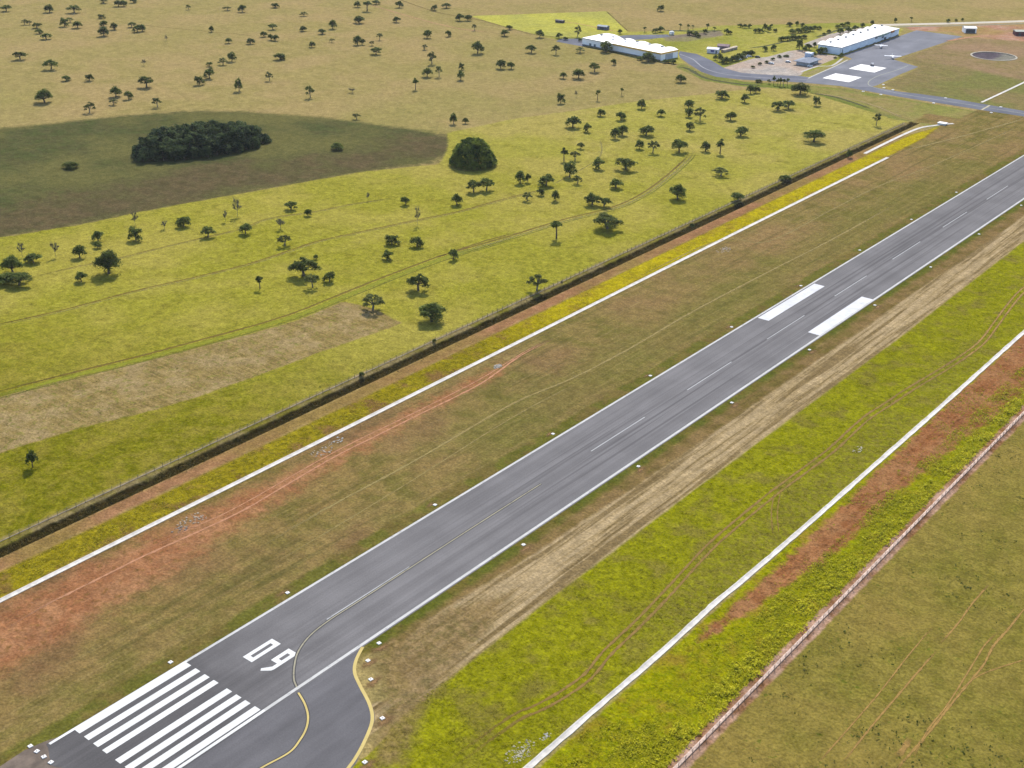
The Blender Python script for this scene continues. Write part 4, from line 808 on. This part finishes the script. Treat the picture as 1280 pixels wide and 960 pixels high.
ZONES = [('far top left of the tan pasture', lambda u, v: u < 70 and v < 60), ('tan pasture inward from the top left corner', lambda u, v: u < 125 and v < 60), ('near the top edge left of the thin brown track', lambda u, v: u < 215 and v < 60),
         ('top edge of tan pasture along the thin brown track', lambda u, v: u < 320 and v < 60), ('tan pasture left above the dark green hollow', lambda u, v: u < 130 and v < 150), ('tan pasture straight above the dark wood', lambda u, v: u < 230 and v < 140),
         ('tan pasture above the right end of the dark wood', lambda u, v: u < 305 and v < 120), ('dark hollow around the wood', lambda u, v: u < 430 and 150 < v < 230), ('top centre left of the tan pasture', lambda u, v: 305 < u < 395 and v < 80),
         ('top centre of the tan pasture', lambda u, v: 395 <= u < 485 and v < 75), ('tan pasture just left of the bright yellow field', lambda u, v: 485 <= u < 645 and v < 50), ('tan pasture below the bright yellow field corner', lambda u, v: 485 <= u < 645 and 50 <= v < 115),
         ('tan slope above the right tip of the dark hollow', lambda u, v: 320 < u < 590 and 95 < v < 156), ('around the lone round thicket', lambda u, v: 545 < u < 625 and 156 <= v < 262), ('left end of the long white hangar', lambda u, v: 645 <= u < 765 and v < 70),
         ('tan slope in front of the long white hangar', lambda u, v: 645 <= u < 860 and v < 132), ('upper edge of the green field below the hangar', lambda u, v: 700 <= u < 830 and 132 <= v < 180), ('green field below the curving road', lambda u, v: 850 < u < 950 and 100 < v < 175),
         ('middle of the green field by the faint track', lambda u, v: 640 <= u < 760 and 180 <= v < 262), ('green field beside the bend of the farm track', lambda u, v: 760 <= u < 905 and 180 <= v < 262), ('green field strip against the dark ditch', lambda u, v: 640 <= u < 1130 and 112 < v < 380),
         ('upper left green field above the first farm track', lambda u, v: 140 < u < 345 and 250 < v < 305), ('far left of the green field', lambda u, v: u < 150 and 280 < v < 370), ('centre left green field above the middle track', lambda u, v: 320 < u < 530 and 250 < v < 312),
         ('green field around the broad spreading tree', lambda u, v: 310 < u < 430 and 310 < v < 370), ('green field around the lower farm track', lambda u, v: 430 < u < 580 and 300 < v < 430), ('grass strip along the dark ditch at left', lambda u, v: u < 560 and v > 400),
         ('scrub behind the long white hangar', lambda u, v: 765 < u < 915 and v < 60), ('wooded scrub beyond the parking lot', lambda u, v: 915 <= u < 972 and v < 60), ('dark grove behind the parking lot', lambda u, v: 972 <= u < 1022 and v < 53),
         ('tree line behind the apron hangar', lambda u, v: 1040 < u < 1125 and v < 50), ('left end of the apron hangar', lambda u, v: 990 < u < 1055 and v < 75), ('dark row along the left of the parking lot', lambda u, v: 895 < u < 945 and 60 < v < 82),
         ('bush line dividing the parking lot', lambda u, v: 935 < u < 990 and 60 < v < 90), ('beside the road below the parking lot', lambda u, v: 940 < u < 990 and v > 90), ('verge of the far highway', lambda u, v: u > 1125 and v < 40)]
KN = {'R': 'round', 'U': 'flat', 'S': 'sparse', 'T': 'tall', 'D': 'bare', 'B': 'bush', 'G': 'bush'}
LOOK = {'R': 'round dark tree', 'U': 'flat topped tree', 'S': 'sparse thin tree', 'T': 'slim tall tree', 'D': 'bare greyish tree', 'B': 'low dark bush', 'G': 'dense dark tree'}
rows = []
for t in TREES.split('|'):
    u, v, ww, hh_, k = t.split(); u, v, ww, hh_ = map(float, (u, v, ww, hh_))
    z = next((i for i, (nm, f) in enumerate(ZONES) if f(u, v)), len(ZONES)); rows.append([u, v, ww, hh_, k, z])
BIG = {(584, 212): 'huge round dark thicket standing alone at the tip of the hollow', (380, 345): 'broad spreading dark tree, widest on the left of the green field', (540, 402): 'large spreading tree closest to the ditch below the mown field corner', (523, 363): 'wide flat topped tree just above the large tree by the ditch',
       (466, 387): 'airy tree at the corner of the tan mown field', (136, 342): 'large leaning dark tree on the left of the green field', (56, 128): 'largest dark tree of the tan pasture at far left, on several trunks', (759, 286): 'wide umbrella tree right of the bending farm track', (671, 363): 'open branched tree close above the dark ditch',
       (695.5, 298): 'tall slim tree with flat tuft beside the farm track', (847, 249): 'dark round tree near the ditch below the track bend', (1000, 118): 'dense dark tree at the field corner beside the far road', (1017, 177): 'flat topped tree alone in the right end of the green field', (41, 584): 'lone slim dark tree in the grass below the mown field',
       (757, 65): 'dark tree hiding the middle left of the long white hangar wall', (810, 77): 'dark tree in front of the right part of the long white hangar wall', (826, 14): 'lone tree on the far plain beyond the long hangar'}
def tree_label(r):
    u, v, ww, hh_, k, z = r
    if (u, v) in BIG: return BIG[(u, v)]
    zone = ZONES[z][0] if z < len(ZONES) else 'on open ground'
    same = sorted([q for q in rows if q[5] == z and q[4] == k and (q[0], q[1]) not in BIG], key=lambda q: q[0]); i = same.index(r)
    pos = 'the only one' if len(same) == 1 else ('leftmost' if i == 0 else 'rightmost' if i == len(same)-1 else ORD[i]+' from left')
    if len(same) == 1: return f'{LOOK[k]}, {zone}'
    return f'{pos} {LOOK[k]}, {zone}'
for i, r in enumerate(rows):
    u, v, ww, hh_, k, z = r
    if (u, v) == (584, 212): continue
    x, y = at(u, v); s = mpp(x, y); th = math.asin(CAM[2]/(s*F_PX)); W = ww*s*1.14
    H = max((hh_*s-.34*W*math.sin(th))/math.cos(th), .45*W if k != 'B' else .3*W)*1.02
    kind = KN[k]; ps = PROTO[(kind, 1 if ww >= 20 else 0)]; tm, cm = ps[(i*7+int(u)) % len(ps)]
    if k == 'G': kind = 'bush'
    nm = {'D': 'bare_tree', 'B': 'bush'}.get(k, 'savanna_tree')
    root = thing(nm, (x, y, 0), tree_label(r), 'bush' if k == 'B' else 'tree', 'scattered bushes' if k == 'B' else 'scattered pasture trees', rz=random.uniform(0, 6.28))
    root.scale = (W, W*random.uniform(.85, 1.1), H)
    for nm2, d in (('trunk', tm), ('crown', cm)):
        o = bpy.data.objects.new(nm2, d); COL.objects.link(o); o.parent = root
# the lone thicket by the hollow
def lobes_world(cx, cy, RX, H, n, seed, rmin, rmax, poly=None):
    rs = random.Random(seed); L = []
    for i in range(n):
        a = 2.4*i; q = math.sqrt((i+.5)/n); r_ = rs.uniform(rmin, rmax)
        L.append((cx+q*RX*math.cos(a), cy+q*RX*math.sin(a), H*(1-.75*q**2.2)-r_*.6+rs.uniform(-.6, .6), r_, r_*.85))
    return L
x, y = at(584, 208); root = thing('thicket', (x, y+5, 0), BIG[(584, 212)], 'thicket')
L = lobes_world(0, 0, 11.2, 14.5, 60, 3, 2.2, 3.4); L = [(a, b_, max(1.2, c), d, e) for a, b_, c, d, e in L]+[(a*1.04+random.uniform(-1, 1), b_*1.04+random.uniform(-1, 1), max(1., c+random.uniform(.2, 2.2)), d*.42, e*.4) for a, b_, c, d, e in L for _ in (0, 1)]+[(12*math.cos(t), 12*math.sin(t), 1.6, 2., 2.) for t in np.linspace(0, 6.2, 22)]
C = lobe_cloud(L, 26000, .75); quads_np('crown', leafquads(C, .62), len(C), leaf_mat('leaf_thicket', (.026, .050, .010), (.17, .205, .030), .2), root)
b = MB()
for t in range(7): b.tube([(2*math.cos(t), 2*math.sin(t), -.2), (4*math.cos(t), 4*math.sin(t), 7)], [.35, .15], 7)
b.build('trunk', bark, root)
# dark wood in the hollow: one mass
wp = ats([(169, 200), (178, 203), (200, 203), (240, 199), (275, 195), (300, 191), (320, 185), (332, 178), (322, 172), (300, 168), (270, 172), (230, 176), (190, 182), (172, 192)])
xs_ = [p[0] for p in wp]; ys_ = [p[1] for p in wp]; L = []; rs = random.Random(5); trunks = MB(); tries = 0
while len(L) < 105 and tries < 6000:
    tries += 1; x, y = rs.uniform(min(xs_), max(xs_)), rs.uniform(min(ys_), max(ys_)); d = float(sdf(np.array([x]), np.array([y]), wp)[0])
    if d < .5 or any((x-l[0])**2+(y-l[1])**2 < 16 for l in L): continue
    r_ = rs.uniform(2.3, 4.6); h = min(9.2, 4.+d*.9)*rs.uniform(.6, 1.3); L.append((x, y, h-r_*.6, r_, r_*.9))
    trunks.tube([(x, y, -.2), (x+rs.uniform(-.5, .5), y, h*.7)], [.3, .15], 5)
L += [(x, y, max(1.2, z*.45), r_, r_*.8) for x, y, z, r_, h_ in L]
L += [(x+rs.uniform(-2.5, 2.5), y+rs.uniform(-2.5, 2.5), z+rs.uniform(-1, 2.4), r_*.45, r_*.4) for x, y, z, r_, h_ in L[:105] for _ in (0, 1)]
C = lobe_cloud(L, 70000, .6); wd = quads_np('wood', leafquads(C, .8), len(C), lf_wood); tag(wd, 'dense dark wood in the middle of the green hollow', kind='stuff')
tag(trunks.build('wood_trunks', bark), 'trunks inside the dark wood', kind='stuff')

# ---------------------------------------------------------------- weeds (uncountable)
def tufts(name, n, fpos, hmin, hmax, mat, label, per=4, size=.5, z0=0.):
    X, Y, A = fpos(n); k = len(X); h = (hmin+(hmax-hmin)*rng.random(k)**2)*A
    C = np.repeat(np.stack([X, Y, z0+0*X], 1), per, 0); hh_ = np.repeat(h, per)
    C = C+np.stack([rng.normal(0, .5, k*per)*hh_, rng.normal(0, .5, k*per)*hh_, rng.random(k*per)*hh_], 1)
    V = leafquads(C, 1., 1.3); V = C.repeat(4, 0)+(V-C.repeat(4, 0))*(np.clip(hh_*.7, .12, 1.2)*size/.5).repeat(4)[:, None]
    tag(quads_np(name, V, len(C), mat), label, kind='stuff')
def vnoise(X, Y, sc, seed):
    r_ = np.random.default_rng(seed); T = r_.random((256, 256)); x, y = X/sc+1000, Y/sc+1000; i, j = np.floor(x).astype(int), np.floor(y).astype(int); u, v = x-i, y-j
    u, v = u*u*(3-2*u), v*v*(3-2*v); g_ = lambda a, b: T[a % 256, b % 256]
    return (g_(i, j)*(1-u)+g_(i+1, j)*u)*(1-v)+(g_(i, j+1)*(1-u)+g_(i+1, j+1)*u)*v
def clumpy(x0, x1, y0, y1, sc, thr):
    """thr 0..1: share of the ground left bare"""
    def f(n):
        X = rng.uniform(x0, x1, n*4); Y = y0+(y1-y0)*rng.random(n*4)**1.3
        q = .45*vnoise(X, Y, sc*3, 5)+.35*vnoise(X, Y, sc, 6)+.2*vnoise(X, Y, sc*.35, 8)+rng.normal(0, .06, n*4)
        k = q > .25+.5*thr; k &= ~((X > 16) & (X < 53) & (Y < 50)); X, Y, q = X[k][:n], Y[k][:n], q[k][:n]; return X, Y, np.clip(.5+(q-.25-.5*thr)*2.2, .4, 1.3)
    return f
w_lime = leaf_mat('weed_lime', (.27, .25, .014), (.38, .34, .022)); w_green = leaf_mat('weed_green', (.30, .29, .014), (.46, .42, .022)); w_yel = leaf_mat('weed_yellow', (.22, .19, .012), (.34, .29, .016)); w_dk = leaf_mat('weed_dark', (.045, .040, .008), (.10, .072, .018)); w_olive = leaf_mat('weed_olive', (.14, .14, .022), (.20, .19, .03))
tufts('weeds', 34000, clumpy(87, 98.9, 40, 430, 3., .12), .10, .5, w_green, 'tall lime green weeds between the red soil and the right fence', 4, .42)
tufts('weeds', 7000, clumpy(93.5, 99.4, 30, 430, 1.6, .38), .3, 1.0, w_green, 'bushy lime green weed clumps hugging the right wall', 6, .34)
tufts('weeds', 4500, clumpy(77.6, 92, 40, 400, 3., .66), .2, .7, w_green, 'green weeds sprouting on the red soil beside the right drain', 4, .4)
tufts('weeds', 30000, clumpy(40.2, 73.5, 5, 430, 4., .22), .08, .32, w_lime, 'low yellow green weeds between the hay strip and the right drain', 3, .5)
tufts('weeds', 12000, clumpy(-86, -76, -20, 580, 2.4, .3), .12, .45, w_yel, 'yellow weeds between the dark ditch and the left drain', 3, .5)
tufts('grass_tufts', 14000, clumpy(-190, -102, 0, 300, 5., .3), .1, .35, w_olive, 'tufted grass of the green field near the ditch', 3)
tufts('grass_tufts', 2600, clumpy(104, 200, 60, 330, 5., .5), .25, .7, leaf_mat('pasture_tuft', (.05, .07, .012), (.08, .10, .02)), 'small dark grass tufts in the right pasture', 3)
def ditchf(n):
    X = rng.uniform(-98.4, -94.2, n); Y = rng.uniform(-60, 672, n); A = .5+.9*(np.sin(Y/7)+np.sin(Y/2.3+1)+np.sin(Y/19)+1.5).clip(0, 3)/3; return X, Y, A
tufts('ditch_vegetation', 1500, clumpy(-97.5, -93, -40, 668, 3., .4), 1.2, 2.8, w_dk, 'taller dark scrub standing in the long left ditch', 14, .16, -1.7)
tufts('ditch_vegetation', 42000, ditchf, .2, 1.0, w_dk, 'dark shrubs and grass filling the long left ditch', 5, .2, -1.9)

# ---------------------------------------------------------------- rubble and spoil patches
def rubble(u, v, n, rad, label, c=(196, 176, 150), smin=.15, smax=.7):
    x0, y0 = at(u, v); b = MB()
    for _ in range(n):
        a, q = random.uniform(0, 6.28), rad*random.random()**.7; s = random.uniform(smin, smax)
        b.box((x0+q*math.cos(a), y0+1.8*q*math.sin(a), s*.15), (s, s*random.uniform(.6, 1.3), s*.22), random.uniform(0, 3), 0, random.uniform(.5, .9))
    tag(b.build('rubble', plain('rubble_stone', alb(*c), var=.25, sc=1.2)), label, kind='stuff')
rubble(240, 650, 60, 3., 'scattered pale rubble beside the left drain near the red trail'); rubble(225, 662, 24, 1.6, 'grey rubble heap beside the red trail', (150, 140, 130))
rubble(403, 564, 45, 2.6, 'pale stone patch right of the left drain'); rubble(418, 552, 26, 2., 'white stone chips against the left drain', (206, 200, 186)); rubble(622, 458, 60, 1.3, 'pale grey stone heap beside the left drain', (184, 178, 164))
rubble(905, 312, 60, 3, 'pale stones in the grass near the far part of the left drain'); rubble(650, 940, 130, 2.6, 'whitish dead branches and stones beside the near end of the right drain', (206, 198, 172), .1, .5); rubble(682, 921, 30, 1., 'small white stone scatter at the edge of the right drain', (220, 216, 204), .1, .45)
rubble(1072, 562, 24, 1.4, 'few white stones in the weeds left of the right drain', (214, 206, 178), .15, .6)
